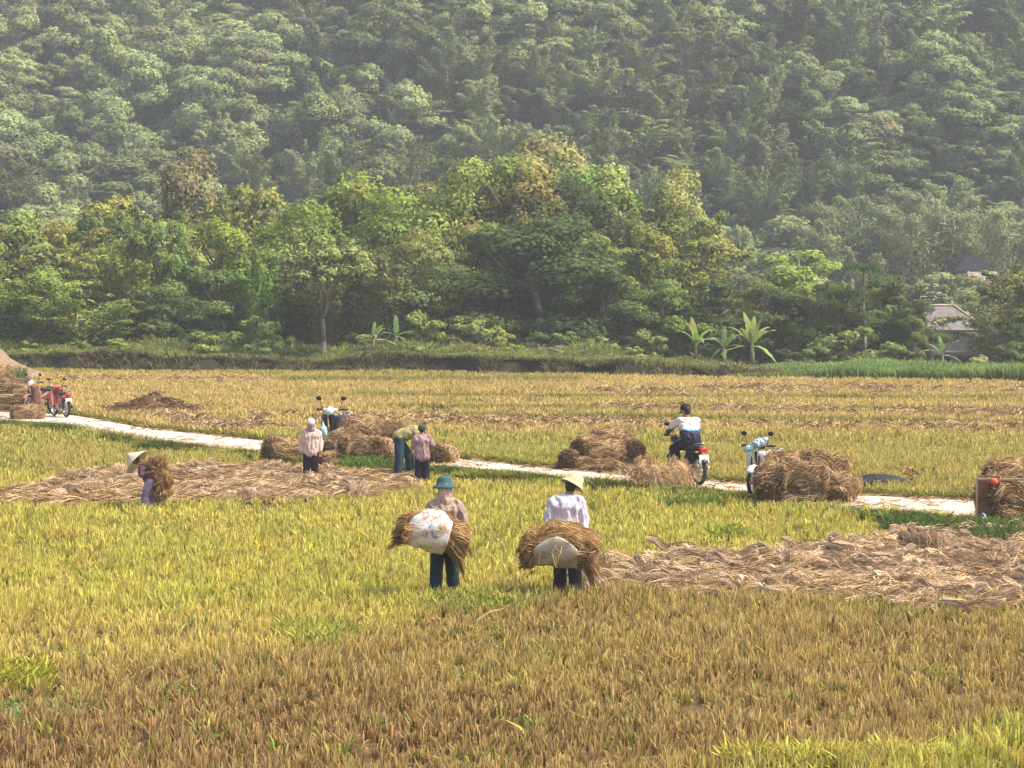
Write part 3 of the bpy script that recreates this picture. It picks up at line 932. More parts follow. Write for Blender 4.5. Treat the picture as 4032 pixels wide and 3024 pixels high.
def person(loc, rz, J, shirt_mat, trouser_mat, label, s=1.0, hat=None, skin=None, shirt_len=.0, wide=1.0, voxel=.008, shoe_mat=None, scarf=None):
    """J: joints in metres, the person facing +Y"""
    root = thing('person', loc, label, 'person', rz, scale=s)
    V = {k: Vector(v) for k, v in J.items() if hasattr(v, '__len__')}
    up = (V['neck'] - V['pelvis']).normalized()
    sd = (V['shR'] - V['shL']).normalized(); fw = up.cross(sd).normalized() * -1
    fw = sd.cross(up).normalized() * -1
    if (Vector((0, 1, 0)).dot(fw)) < 0 and abs(fw.z) < .8: fw = -fw
    hf = Vector(J.get('look', (0, 1, 0))).normalized(); hu = (V['head'] - V['neck']).normalized()
    # body, one continuous mesh
    bm = bmesh.new()
    bm_capsule(bm, V['hipL'], V['hipR'], .105, .105); bm_capsule(bm, V['pelvis'], V['chest'], .115, .125)
    bm_capsule(bm, V['chest'] + sd * -.06, V['chest'] + sd * .06, .11, .11)
    bm_capsule(bm, V['shL'], V['shR'], .055, .055); bm_capsule(bm, V['chest'], V['neck'], .09, .055)
    bm_capsule(bm, V['neck'], V['head'], .052, .055)
    hc = V['head']
    bm_capsule(bm, hc + hu * .02 - hf * .02, hc + hu * .02 + hf * .012, .086, .08)
    bm_capsule(bm, hc + hf * .03 - hu * .05, hc + hf * .045 - hu * .065, .055, .035)
    bm_capsule(bm, hc + hf * .092 + hu * .0, hc + hf * .102 - hu * .02, .010, .014, 8)     # nose
    hs = hf.cross(hu).normalized()
    for q in (-1, 1):
        bm_capsule(bm, hc + hs * q * .083 + hu * .01, hc + hs * q * .083 - hu * .015, .016, .012, 8)
        bm_capsule(bm, hc + hf * .088 + hs * .022 * q - hu * .05, hc + hf * .092 - hu * .05, .008, .009, 8)   # lips
    for q in 'LR':
        bm_capsule(bm, V['sh' + q], V['el' + q], .050, .040); bm_capsule(bm, V['el' + q], V['wr' + q], .040, .026)
        bm_capsule(bm, V['hip' + q], V['kn' + q], .085, .058); bm_capsule(bm, V['kn' + q], V['an' + q], .056, .036)
        ft = V['an' + q] + Vector((0, .15, -.05)) if 'toe' + q not in V else V['toe' + q]
        bm_capsule(bm, V['an' + q] + Vector((0, -.02, -.03)), ft, .038, .028)
        hand(bm, V['wr' + q], V['wr' + q] - V['el' + q] if 'hd' + q not in V else V['hd' + q], J.get('pn' + q, (0, 1, 0)), J.get('curl', .7), 1 if q == 'L' else -1)
    remeshed('body', bm, skin or M['skin'], root, voxel, 2)
    for q in (-1, 1):
        bm = bmesh.new(); bmesh.ops.create_icosphere(bm, subdivisions=2, radius=.011, matrix=Matrix.Translation(hc + hf * .080 + hs * q * .032 + hu * .012))
        obj('eye', bm, M['eye'], root)
    # trousers
    bm = bmesh.new()
    bm_capsule(bm, V['hipL'], V['hipR'], .125, .125); bm_capsule(bm, V['pelvis'], V['pelvis'] + up * .12, .125, .13)
    for q in 'LR':
        bm_capsule(bm, V['hip' + q], V['kn' + q], .122, .105); bm_capsule(bm, V['kn' + q], V['an' + q] + (V['kn' + q] - V['an' + q]) * .12, .102, .095)
    remeshed('trousers', bm, trouser_mat, root, .014, 3, .014, .16, 3)
    # shirt
    bm = bmesh.new()
    base = V['pelvis'] + up * (.08 - shirt_len)
    bm_capsule(bm, base - sd * .055, base + sd * .055, .138 * wide, .138 * wide)
    bm_capsule(bm, base, V['chest'], .145 * wide, .145)
    for q_ in (-1, 1): bm_capsule(bm, base + sd * .06 * q_, V['chest'] + sd * .10 * q_ + up * .04, .135 * wide, .105)
    bm_capsule(bm, V['shL'] * .6 + V['shR'] * .4 - up * .01, V['shR'] * .6 + V['shL'] * .4 - up * .01, .095, .095)
    bm_capsule(bm, V['chest'] - sd * .09, V['chest'] + sd * .09, .132 * wide ** .5, .132 * wide ** .5)
    bm_capsule(bm, V['shL'], V['shR'], .074, .074); bm_capsule(bm, V['chest'], V['neck'] - up * .02, .11, .068)
    for q in 'LR':
        bm_capsule(bm, V['sh' + q], V['el' + q], .074, .062); bm_capsule(bm, V['el' + q], V['wr' + q] + (V['el' + q] - V['wr' + q]) * .12, .060, .043)
    remeshed('shirt', bm, shirt_mat, root, .012, 5, .034, .13, 5)
    # shoes
    for q in 'LR':
        bm = bmesh.new(); ft = V['an' + q] + Vector((0, .16, -.05)) if 'toe' + q not in V else V['toe' + q]
        bm_capsule(bm, V['an' + q] + Vector((0, -.025, -.035)), ft, .048, .038)
        remeshed('shoe', bm, shoe_mat or M['black'], root, .012, 2)
    # hair
    bm = bmesh.new()
    bm_capsule(bm, hc + hu * .035 - hf * .03, hc + hu * .04 + hf * .012, .092, .082)
    bm_capsule(bm, hc - hf * .045 - hu * .02, hc - hf * .04 + hu * .02, .07, .08)
    remeshed('hair', bm, M['hair'], root, .012, 2)
    if scarf:
        bm = bmesh.new()
        bm_capsule(bm, hc - hu * .03 - hf * .04, hc - hu * .01 + hf * .02, .104, .098); bm_capsule(bm, hc - hf * .05, V['neck'] - up * .02 - hf * .03, .105, .11)
        bm_capsule(bm, hc - hu * .06, V['neck'] - up * .03, .095, .10)
        bm_capsule(bm, V['neck'] - up * .02 - sd * .07, V['neck'] - up * .02 + sd * .07, .075, .075)
        remeshed('headscarf', bm, scarf, root, .012, 2, .016, .08, 8)
    if hat:
        kind, hm, tilt = hat
        bm = bmesh.new()
        Z = (hu + Vector(tilt)).normalized(); q = Z.to_track_quat('Z', 'Y').to_matrix().to_4x4()
        T = Matrix.Translation(hc + hu * .055) @ q @ Matrix.Scale(1.08, 4)
        if kind == 'bucket':
            lathe(bm, [(.001, .128), (.05, .126), (.085, .112), (.100, .080), (.108, .03), (.125, .012), (.165, -.022), (.172, -.030), (.168, -.036), (.120, -.002), (.098, .01)], mat=T)
        elif kind == 'helmet':
            lathe(bm, [(.001, .150), (.05, .144), (.09, .122), (.115, .085), (.126, .035), (.132, .015), (.158, -.022), (.163, -.032), (.155, -.038), (.12, -.01)], mat=T)
        elif kind == 'cone':
            T = T @ Matrix.Scale(1.35, 4)
            lathe(bm, [(.002, .18), (.05, .135), (.12, .065), (.20, -.012), (.235, -.048), (.230, -.054), (.11, .06), (.01, .165)], mat=T)
        elif kind == 'cap':
            lathe(bm, [(.001, .115), (.05, .110), (.086, .086), (.100, .045), (.102, -.005), (.098, -.008)], mat=T)
            bm_box(bm, hc + hf * .14 + hu * .045, (.13, .10, .010), hf.to_track_quat('Y', 'Z').to_euler(), .004)
        elif kind == 'hood':
            bm.free(); bm = bmesh.new()
            bm_capsule(bm, hc + hu * .035 - hf * .025, hc + hu * .04 + hf * .02, .105, .098)
            remeshed('hat', bm, hm, root, .012, 2, .012, .07, 4); return root
        obj('hat', bm, hm, root)
    return root


STAND = dict(pelvis=(0, 0, .92), chest=(0, .0, 1.26), neck=(0, .01, 1.42), head=(0, .03, 1.56),
             shL=(-.17, 0, 1.36), shR=(.17, 0, 1.36), elL=(-.25, -.02, 1.09), elR=(.25, -.02, 1.09), wrL=(-.26, .04, .86), wrR=(.26, .04, .86),
             hipL=(-.085, 0, .88), hipR=(.085, 0, .88), knL=(-.10, .03, .48), knR=(.10, .03, .48), anL=(-.11, 0, .08), anR=(.11, 0, .08))


def pose(**k):
    j = dict(STAND); j.update(k); return j


def cloth(name, col, var=.18, scale=9, rough=.85):
    return mat_plain(name, col, rough, var=var, scale=scale, bump=.3, spec=.15)


# left carrier, seen from behind, bundle slung behind the hips
dC = F * CH / (2352 - H0)
p1 = P(1752, 2352, dC); p1.z = 0
person((p1.x, p1.y, 0), R(6), pose(elL=(-.27, -.10, 1.12), elR=(.27, -.10, 1.12), wrL=(-.30, -.24, .95), wrR=(.28, -.24, .95), anL=(-.15, -.12, .08), knL=(-.12, -.01, .48), anR=(.14, .14, .08), knR=(.11, .12, .49), look=(0, 1, -.1)),
       cloth('pink_brown_jacket', (.36, .27, .22), .3, 14), cloth('dark_teal_cotton', (.012, .038, .048), .35),
       'person in teal bucket hat and dark teal trousers carrying a printed sack bundle', .96, ('bucket', cloth('teal_felt', (.055, .11, .13), .1), (0, -.05, 0)), scarf=cloth('pink_scarf', (.50, .36, .30), .3, 18), shirt_len=.03, wide=1.25)
p2 = P(2232, 2345, dC); p2.z = 0
person((p2.x, p2.y, 0), R(-4), pose(neck=(.015, .03, 1.41), head=(.06, .09, 1.53), chest=(0, .0, 1.25), elL=(-.26, -.06, 1.10), elR=(.25, -.05, 1.08), wrL=(-.27, -.20, .90), wrR=(.27, -.14, .84), anL=(-.10, .12, .08), knL=(-.10, .10, .49), anR=(.12, -.10, .08), knR=(.11, .02, .48), look=(.3, 1, -.3)),
       cloth('lavender_shirt', (.60, .55, .62), .10), cloth('charcoal_cotton', (.045, .042, .05), .25),
       'person in cream sun helmet and pale lavender shirt carrying a sack bound bundle', 1.0, ('helmet', cloth('cream_felt', (.55, .48, .30), .12), (.14, -.12, 0)), shirt_len=.12, wide=1.32)


def flared(seed, L, Rr):
    # loose hanks sticking out of both ends
    g = np.random.default_rng(seed + 5); n = 900; nh = 14; hk = g.integers(0, nh, n)[:, None]; S = 5; t = np.linspace(0, 1, S)[None]
    sg = np.where(g.uniform(0, 1, nh) < .35, -1, 1); a = g.uniform(0, 2 * PI, nh); rr = g.uniform(.2, .8, nh) * Rr; ln = g.uniform(.06, .24, nh); out = g.uniform(-.1, .5, nh); hc = g.uniform(.5, 1.2, nh)
    x = sg[hk] * (L * .30 + (ln[hk] + .08) * t * g.uniform(.8, 1.1, (n, 1)))
    r = rr[hk] * (1 + out[hk] * t) + g.normal(0, .018, (n, 1)) * (1 + t)
    y = np.cos(a[hk]) * r + g.normal(0, .02, (n, 1)); z = np.sin(a[hk]) * r - .10 * t ** 2 + g.normal(0, .015, (n, 1))
    return ribbons(np.stack([x, y, z], 2), .011, straw_col(g, n, .4) * hc[hk])


# carried bundles with sack wraps
def carried(loc, seed, L, Rr, rz, tilt, light, label):
    V, Q, c = join([bundle_parts(seed, L, Rr, 4200, light, .5, .10, .9, .011, 2.2), stray(seed, 300, Rr * .95, .34, .010), flared(seed, L, Rr)])
    V[:, 2] -= .55 * V[:, 0] ** 2 * (tilt < 1)
    o = link_mesh('straw_bundle', np_mesh('straw_bundle', V, Q, c * [1.05, 1, .85]), M['gold_straw'])
    o.location = loc; o.rotation_euler = (0, tilt, rz)
    return tag(o, label, 'straw bundle', 'straw bundles carried by people')


def sack(loc, L, Rr, u0, u1, a0, a1, rz, tilt, mat, label, squash=.95):
    """woven sack wrapped under a bundle: a thick shell between two angles round the bundle axis"""
    nu, na = 30, 34
    V = []
    for i in range(nu):
        u = u0 + (u1 - u0) * i / (nu - 1)
        prof = max(1 - abs(u * 1.75) ** 2.2, .25) ** .5
        for j in range(na):
            sag = math.sin(PI * i / (nu - 1)) * .35
            a0_ = a0 + .9 * ((u - (u0 + u1) / 2) / (u1 - u0) * 2) ** 2 * .35
            a = a0_ - sag * .25 + (a1 - a0_ - .25 * ((u - (u0 + u1) / 2) / (u1 - u0) * 2) ** 2 + sag * .25 + .12 * math.sin(u * 9)) * j / (na - 1)
            r = Rr * prof * 1.09 + .025 + .012 * math.sin(a * 7 + u * 11) + .010 * math.sin(u * 23 + a * 3)
            V.append((u * L, math.cos(a) * r, math.sin(a) * r * squash - .55 * (u * L) ** 2))
    Q = [(i * na + j, i * na + j + 1, (i + 1) * na + j + 1, (i + 1) * na + j) for i in range(nu - 1) for j in range(na - 1)]
    o = link_mesh('woven_sack', np_mesh('woven_sack', V, Q, smooth=True), mat)
    o.location = loc; o.rotation_euler = (0, tilt, rz)
    s = o.modifiers.new('t', 'SOLIDIFY'); s.thickness = .012; s.offset = 1
    return tag(o, label, 'sack')


def printed_mat():
    m, nt, N, L = new_mat('printed_sack')
    out = N.new('ShaderNodeOutputMaterial'); b = N.new('ShaderNodeBsdfPrincipled'); b.inputs['Roughness'].default_value = .55
    tc = N.new('ShaderNodeTexCoord')
    vo = N.new('ShaderNodeTexNoise'); vo.inputs['Scale'].default_value = 7.5; vo.inputs['Detail'].default_value = 3
    L.new(tc.outputs['Object'], vo.inputs['Vector'])
    cr = N.new('ShaderNodeValToRGB'); cr.color_ramp.interpolation = 'LINEAR'
    e = cr.color_ramp.elements
    e[0].position = .33; e[0].color = (.25, .32, .44, 1); e[1].position = .38; e[1].color = (.75, .70, .66, 1)
    for p, c in ((.56, (.74, .71, .69, 1)), (.60, (.66, .42, .38, 1)), (.64, (.60, .26, .22, 1)), (.68, (.74, .68, .65, 1))):
        k = e.new(p); k.color = c
    L.new(vo.outputs['Fac'], cr.inputs['Fac'])
    # print only on the middle of the sack
    L.new(cr.outputs['Color'], b.inputs['Base Color']); L.new(b.outputs[0], out.inputs['Surface'])
    return m


b1 = P(1712, 2085, dC - .40)
carried(b1, 501, .86, .26, R(6), R(16), .5, 'straw bundle carried low by the person in teal hat')
sack(b1, .86, .26, -.44, .22, R(118), R(312), R(6), R(16), printed_mat(), 'white woven sack printed pink and blue under the bundle of teal hat')
b2 = P(2208, 2135, dC - .38)
carried(b2, 502, .95, .29, R(-4), R(2), .5, 'wide straw bundle carried by the person in cream helmet')
sack(b2, .95, .29, -.37, .27, R(168), R(335), R(-4), R(4), mat_plain('tan_sack', (.50, .43, .34), .7, var=.15, scale=5, bump=.3), 'plain dirty tan sack tied around the bundle of cream helmet')

# woman with the conical hat
dW = F * CH / (2010 - H0)
p3 = P(590, 2010, dW)
person((p3.x, p3.y, -.10), R(68), pose(pelvis=(0, -.05, .86), chest=(0, .12, 1.12), neck=(0, .24, 1.22), head=(0, .35, 1.28), shL=(-.16, .14, 1.20), shR=(.16, .14, 1.20), elL=(-.24, .10, .96), elR=(.24, .12, .96), wrL=(-.20, -.10, 1.04), wrR=(.20, -.08, 1.06),
       hipL=(-.09, -.05, .82), hipR=(.09, -.05, .82), knL=(-.1, .08, .45), knR=(.1, .0, .45), anL=(-.1, -.02, .08), anR=(.1, -.1, .08), look=(0, 1, -.5)),
       cloth('maroon_jacket', (.13, .07, .09), .3), cloth('purple_trousers', (.30, .25, .36), .3),
       'stooping person in conical straw hat and purple clothes in the pale cut rice', .80, ('cone', cloth('palm_leaf_hat', (.70, .55, .38), .1), (-.1, .12, .3)), wide=1.15)
b3 = P(632, 1885, dW + .05)
carried(b3, 503, .62, .20, R(20), R(76), .4, 'straw bundle on the back of the stooping conical hat carrier')

# person in pink jacket
d4 = F * CH / (1895 - H0)
p4 = P(1225, 1895, d4)
person((p4.x, p4.y, -.10), R(172), pose(elL=(-.24, -.02, 1.08), elR=(.24, -.02, 1.08), wrL=(-.25, .05, .86), wrR=(.25, .05, .86), look=(0, 1, -.5)),
       cloth('pale_pink_jacket', (.66, .50, .42), .12), cloth('black_plum_trousers', (.03, .018, .028), .2),
       'short person in pale pink jacket and dark trousers standing before the long heap', .86, ('hood', cloth('pink_white_cap', (.74, .55, .50), .1), (0, 0, 0)), shirt_len=.14, wide=1.18,
       scarf=cloth('grey_pink_mask', (.38, .27, .26), .15))
# bent harvester
d5 = F * CH / (1888 - H0)
p5 = P(1574, 1888, d5)
person((p5.x, p5.y, 0), R(-78), pose(pelvis=(0, -.04, .93), chest=(0, .30, 1.05), neck=(0, .46, .96), head=(0, .56, .86), shL=(-.17, .40, 1.0), shR=(.17, .40, 1.0), elL=(-.2, .44, .72), elR=(.2, .36, .72), wrL=(-.12, .52, .50), wrR=(.12, .48, .48),
       hipL=(-.09, -.03, .88), hipR=(.09, -.03, .88), knL=(-.11, .22, .50), knR=(.12, -.03, .47), anL=(-.12, .26, .08), anR=(.12, -.08, .08), look=(0, .35, -1)),
       cloth('olive_shirt', (.30, .28, .12), .2), cloth('dark_green_blue_trousers', (.03, .065, .085), .25),
       'harvester in olive shirt and orange hat bending over the straw heap', 1.0, ('bucket', cloth('orange_hat', (.75, .30, .10), .1), (0, .8, .1)), shirt_len=.06, wide=1.05)
# mauve jacket
d6 = F * CH / (1905 - H0)
p6 = P(1662, 1905, d6)
person((p6.x, p6.y, -.08), R(10), pose(elL=(-.25, .06, 1.10), elR=(.28, -.06, 1.12), wrL=(-.16, .22, 1.05), wrR=(.25, .12, .98), head=(0, .07, 1.55)),
       cloth('mauve_jacket', (.36, .24, .24), .25), cloth('near_black_trousers', (.025, .018, .035), .2),
       'short person in mauve jacket with dark hood beside the bent harvester', .80, ('hood', cloth('dark_hood', (.07, .06, .07), .3), (0, 0, 0)), shirt_len=.16, wide=1.15)


# ---------------------------------------------------------------- motorbikes (forward +Y, on the ground at z=0)
def wheel(parent, y, z=.30, r=.30):
    bm = bmesh.new()
    T = Matrix.Translation((0, y, z)) @ Matrix.Rotation(PI / 2, 4, 'Y')
    prof = [(r - .055, -.03), (r - .02, -.042), (r, -.02), (r, .02), (r - .02, .042), (r - .055, .03), (r - .055, -.03)]
    lathe(bm, prof, 28, T)
    w = obj('wheel', bm, M['rubber'], parent)
    bm = bmesh.new()
    lathe(bm, [(r - .075, -.026), (r - .052, -.028), (r - .052, .028), (r - .075, .026), (r - .075, -.026)], 28, T)
    for k in range(8):
        a = 2 * PI * k / 8 + .2
        bm_tube(bm, [(0.0, y, z), (0.0, y + math.cos(a) * (r - .06), z + math.sin(a) * (r - .06))], .008, 6)
    bm_tube(bm, [(-.05, y, z), (.05, y, z)], .04, 12)
    obj('rim', bm, M['metal'], w)
    return w


def motorbike(loc, rz, label, body=None, shield=None, seatm=None, cowl=None, scooter=True, plate=None, roll=0.0, steer=0.0):
    body = body or M['black']; shield = shield or body; cowl = cowl or body
    o = thing('motorbike', loc, label, 'motorbike', rz, group=None)
    o.rotation_euler = (0, roll, rz)
    wheel(o, -.60); wheel(o, .62)
    # frame and engine
    bm = bmesh.new()
    bm_tube(bm, [(0, .50, .86), (0, .36, .52), (0, .12, .36), (0, -.20, .42), (0, -.45, .62)], .032)
    for s in (-1, 1):
        bm_tube(bm, [(s * .085, -.60, .30), (s * .08, -.05, .34)], .022); bm_tube(bm, [(s * .10, -.58, .34), (s * .10, -.46, .66)], .026)
    remeshed('frame', bm, M['black'], o, .012, 1)
    bm = bmesh.new()
    bm_box(bm, (0, .08, .34), (.24, .26, .22), None, .03); bm_capsule(bm, (0, .14, .36), (0, .32, .36), .085, .07)
    for k in range(4): bm_box(bm, (0, .20 + .035 * k, .36), (.20, .012, .19))
    obj('engine', bm, M['metal'], o, False)
    # forks, bars
    bm = bmesh.new()
    for s in (-1, 1): bm_tube(bm, [(s * .075, .62, .30), (s * .075, .50, .80)], .020)
    remeshed('fork', bm, M['metal'] if not scooter else M['black'], o, .010, 1)
    bm = bmesh.new()
    bm_tube(bm, [(-.34, .33, 1.00), (-.20, .42, 1.00), (-.06, .47, .94), (.06, .47, .94), (.20, .42, 1.00), (.34, .33, 1.00)], .013)
    for s in (-1, 1): bm_tube(bm, [(s * .25, .385, 1.0), (s * .345, .325, 1.0)], .021)
    for s in (-1, 1): bm_tube(bm, [(s * .18, .47, .99), (s * .33, .42, .98)], .007)
    obj('handlebar', bm, M['black'], o)
    for s in (-1, 1):
        bm = bmesh.new()
        bm_tube(bm, [(s * .20, .42, 1.0), (s * .26, .40, 1.20)], .007)
        bmesh.ops.create_uvsphere(bm, u_segments=14, v_segments=8, radius=1, matrix=Matrix.Translation((s * .28, .40, 1.24)) @ Matrix.Diagonal((.065, .018, .048, 1)))
        obj('mirror', bm, M['black'], o)
    bm = bmesh.new()
    if scooter:   # cowl round the bars
        bm_capsule(bm, (-.13, .44, .98), (.13, .44, .98), .05, .05); bm_capsule(bm, (0, .50, .96), (0, .46, 1.02), .085, .06)
    else:
        bm_capsule(bm, (0, .50, .92), (0, .60, .90), .08, .095)
    remeshed('headlamp_cowl', bm, cowl, o, .012, 3)
    bm = bmesh.new()
    bmesh.ops.create_uvsphere(bm, u_segments=18, v_segments=10, radius=1, matrix=Matrix.Translation((0, .575 if scooter else .665, .95 if scooter else .90)) @ Matrix.Diagonal((.075, .035, .062, 1)))
    obj('headlight', bm, M['glass'], o)
    # fenders
    for (y, a0, a1, rr, m) in ((.62, 35, 165, .335, shield), (-.60, 20, 150, .345, M['black'])):
        bm = bmesh.new(); prev = None
        for k in range(13):
            a = R(a0 + (a1 - a0) * k / 12)
            ring = [bm.verts.new((x, y + math.cos(a) * (rr - abs(x) * .25), .30 + math.sin(a) * (rr - abs(x) * .25))) for x in (-.07, -.035, 0, .035, .07)]
            if prev:
                for q in range(4): bm.faces.new((prev[q], prev[q + 1], ring[q + 1], ring[q]))
            prev = ring
        f = obj('fender', bm, m, o); f.modifiers.new('t', 'SOLIDIFY').thickness = .008
    # body panels
    bm = bmesh.new()
    if scooter:
        bm_capsule(bm, (0, -.66, .72), (0, -.25, .62), .085, .12); bm_capsule(bm, (0, -.25, .60), (0, .10, .48), .12, .08); bm_capsule(bm, (0, -.3, .52), (0, -.05, .46), .10, .09)
    else:
        bm_capsule(bm, (0, .10, .80), (0, .36, .82), .13, .11); bm_capsule(bm, (0, -.60, .72), (0, -.15, .66), .07, .10); bm_capsule(bm, (-.06, -.2, .56), (.06, -.2, .56), .10, .10)
    remeshed('body_panel', bm, body, o, .015, 5)
    if scooter:
        for s in (-1, 1):
            bm = bmesh.new(); prev = None
            for k in range(9):
                t = k / 8; z = .30 + .60 * t; y0 = .30 + .17 * t
                ring = [bm.verts.new((s * w, y0 + dy + .03 * math.sin(PI * t), z)) for w, dy in ((.04, .07), (.12, .03), (.19 + .04 * math.sin(PI * t), -.06), (.20 + .04 * math.sin(PI * t), -.13))]
                if prev:
                    for q in range(3): bm.faces.new((prev[q], prev[q + 1], ring[q + 1], ring[q]))
                prev = ring
            f = obj('leg_shield', bm, shield, o); f.modifiers.new('t', 'SOLIDIFY').thickness = .012
    # seat
    bm = bmesh.new()
    bm_capsule(bm, (0, -.58, .80), (0, -.05, .76), .085, .10); bm_capsule(bm, (-.05, -.3, .77), (.05, -.3, .77), .09, .09)
    bmesh.ops.scale(bm, vec=(1.15, 1, .62), space=Matrix.Translation((0, 0, -.76)), verts=bm.verts)
    remeshed('seat', bm, seatm or M['black'], o, .014, 3)
    # tail: rack, light, plate
    bm = bmesh.new(); bm_tube(bm, [(-.10, -.50, .84), (-.10, -.78, .88), (.10, -.78, .88), (.10, -.50, .84)], .011)
    obj('grab_rail', bm, M['metal'], o)
    bm = bmesh.new(); bm_box(bm, (0, -.775, .74), (.17, .07, .10), None, .02); obj('taillight', bm, M['lens'], o)
    for s in (-1, 1):
        bm = bmesh.new(); bm_capsule(bm, (s * .10, -.76, .70), (s * .16, -.77, .70), .016, .024); obj('turn_signal', bm, mat_amber, o)
    bm = bmesh.new(); bm_box(bm, (0, -.83, .56), (.22, .008, .17), Euler((R(-12), 0, 0)), .003); obj('licence_plate', bm, M['white'], o, False)
    bm = bmesh.new(); bm_capsule(bm, (.13, -.10, .25), (.14, -.72, .36), .035, .05); obj('exhaust', bm, M['metal'] if not scooter else M['black'], o)
    bm = bmesh.new()
    for s in (-1, 1): bm_tube(bm, [(s * .06, .05, .27), (s * .22, .05, .27)], .016)
    bm_tube(bm, [(-.08, .0, .30), (-.22, -.02, .02)], .013)
    obj('footpeg', bm, M['black'], o)
    return o


mat_amber = mat_plain('amber_lens', (.6, .25, .03), .2)

# rider and his bike, seen from behind
dR = F * (CH - .1) / (1903 - H0)
pr = P(2705, 1903, dR)
RZ = R(22)
motorbike((pr.x, pr.y, .10), RZ, 'dark motorbike with red tail light carrying the seated rider', M['black'], scooter=False)
person((pr.x, pr.y, .10), RZ, pose(pelvis=(0, -.22, .90), chest=(0, -.06, 1.22), neck=(0, .0, 1.37), head=(0, .05, 1.50), shL=(-.19, -.03, 1.32), shR=(.19, -.03, 1.32), elL=(-.30, .14, 1.16), elR=(.30, .12, 1.14), wrL=(-.31, .31, 1.045), wrR=(.31, .31, 1.045),
       hipL=(-.11, -.20, .87), hipR=(.11, -.20, .87), knL=(-.22, .18, .72), knR=(.22, .18, .72), anL=(-.20, .04, .36), anR=(.20, .04, .36), toeL=(-.2, .18, .31), toeR=(.2, .18, .31), look=(-.4, 1, -.5), pnL=(0, 0, -1), pnR=(0, 0, -1), hdL=(0, 1, -.1), hdR=(0, 1, -.1), curl=1.0),
       None or cloth('rider_shirt_tmp', (.7, .6, .55)), cloth('rider_navy_trousers', (.022, .020, .04), .2),
       'rider in white shirt with blue band seated on the dark motorbike', 1.0, ('cap', cloth('maroon_black_cap', (.05, .022, .03), .2), (0, 0, 0)), wide=1.2)


def rider_shirt():
    m, nt, N, L = new_mat('rider_shirt')
    out = N.new('ShaderNodeOutputMaterial'); b = N.new('ShaderNodeBsdfPrincipled'); b.inputs['Roughness'].default_value = .85
    tc = N.new('ShaderNodeTexCoord'); sx = N.new('ShaderNodeSeparateXYZ'); L.new(tc.outputs['Object'], sx.inputs[0])
    cr = N.new('ShaderNodeValToRGB'); cr.color_ramp.interpolation = 'CONSTANT'
    mr = N.new('ShaderNodeMapRange'); mr.inputs['From Min'].default_value = .8; mr.inputs['From Max'].default_value = 1.5
    L.new(sx.outputs['Z'], mr.inputs['Value']); L.new(mr.outputs['Result'], cr.inputs['Fac'])
    e = cr.color_ramp.elements; e[0].position = 0; e[0].color = (.03, .026, .06, 1); e[1].position = .45; e[1].color = (.12, .33, .50, 1)
    for p, c in ((.50, (.72, .62, .56, 1)), (.86, (.05, .05, .10, 1))):
        k = e.new(p); k.color = c
    L.new(cr.outputs['Color'], b.inputs['Base Color']); L.new(b.outputs[0], out.inputs['Surface'])
    return m


for o in bpy.data.objects:
    if o.type == 'MESH' and o.name.startswith('shirt') and o.data.materials and o.data.materials[0].name.startswith('rider_shirt_tmp'):
        o.data.materials.clear(); o.data.materials.append(rider_shirt())

# loaded motorbike facing left, blue bag on the bars
dM = 57.0
pm = P(3022, 1985, dM)
motorbike((pm.x - .0, pm.y + .7, .10), R(155), 'motorbike with pale leg shield and a blue bag on its handlebar', M['black'], M['white'], cowl=M['black'], scooter=True)
# behind the long heap, facing the camera
dM3 = 70.0
p = P(1322, 1830, dM3)
motorbike((p.x, p.y + .5, .10), R(165), 'white and dark scooter with raised mirrors behind the long straw heap', mat_plain('dark_plum_panel', (.03, .025, .045), .3), mat_plain('dark_plum_shield', (.035, .03, .05), .3), cowl=M['white'], scooter=True).scale = (1.12,) * 3
# far left, red
p = G(238, 1640, .1)
motorbike((p.x, p.y, .10), R(28), 'red and black scooter parked at the far end of the road', M['red'], M['red'], scooter=True).scale = (.92,) * 3
p = G(150, 1632, .1)
motorbike((p.x, p.y + .6, .10), R(150), 'dull brown scooter with cream headlamp beside the red scooter', mat_plain('brown_panel', (.16, .07, .05), .4), mat_plain('orange_shield', (.33, .15, .09), .5, var=.4), cowl=mat_plain('cream_cowl', (.68, .6, .42), .4), scooter=True)


# ---------------------------------------------------------------- bags
def bag(px, py, d, w, h, mat, label, seed=0, cat='bag'):
    p = P(px, py, d); bm = bmesh.new(); g = random.Random(seed)
    bm_capsule(bm, (0, 0, h * .32), (0, 0, h * .5), w * .42, w * .36)
    bm_capsule(bm, (w * .12, 0, h * .25), (-w * .12, 0, h * .3), w * .36, w * .38)
    bm_capsule(bm, (0, 0, h * .6), (.0, 0, h * .92), w * .2, w * .06)
    bm_tube(bm, [(0, 0, h * .88), (-w * .2, 0, h), (-w * .28, 0, h * .9)], w * .05)
    o = remeshed('plastic_bag', bm, mat, None, max(w, h) / 40, 2, w * .09, w * .5, seed)
    o.location = p
    return tag(o, label, cat)


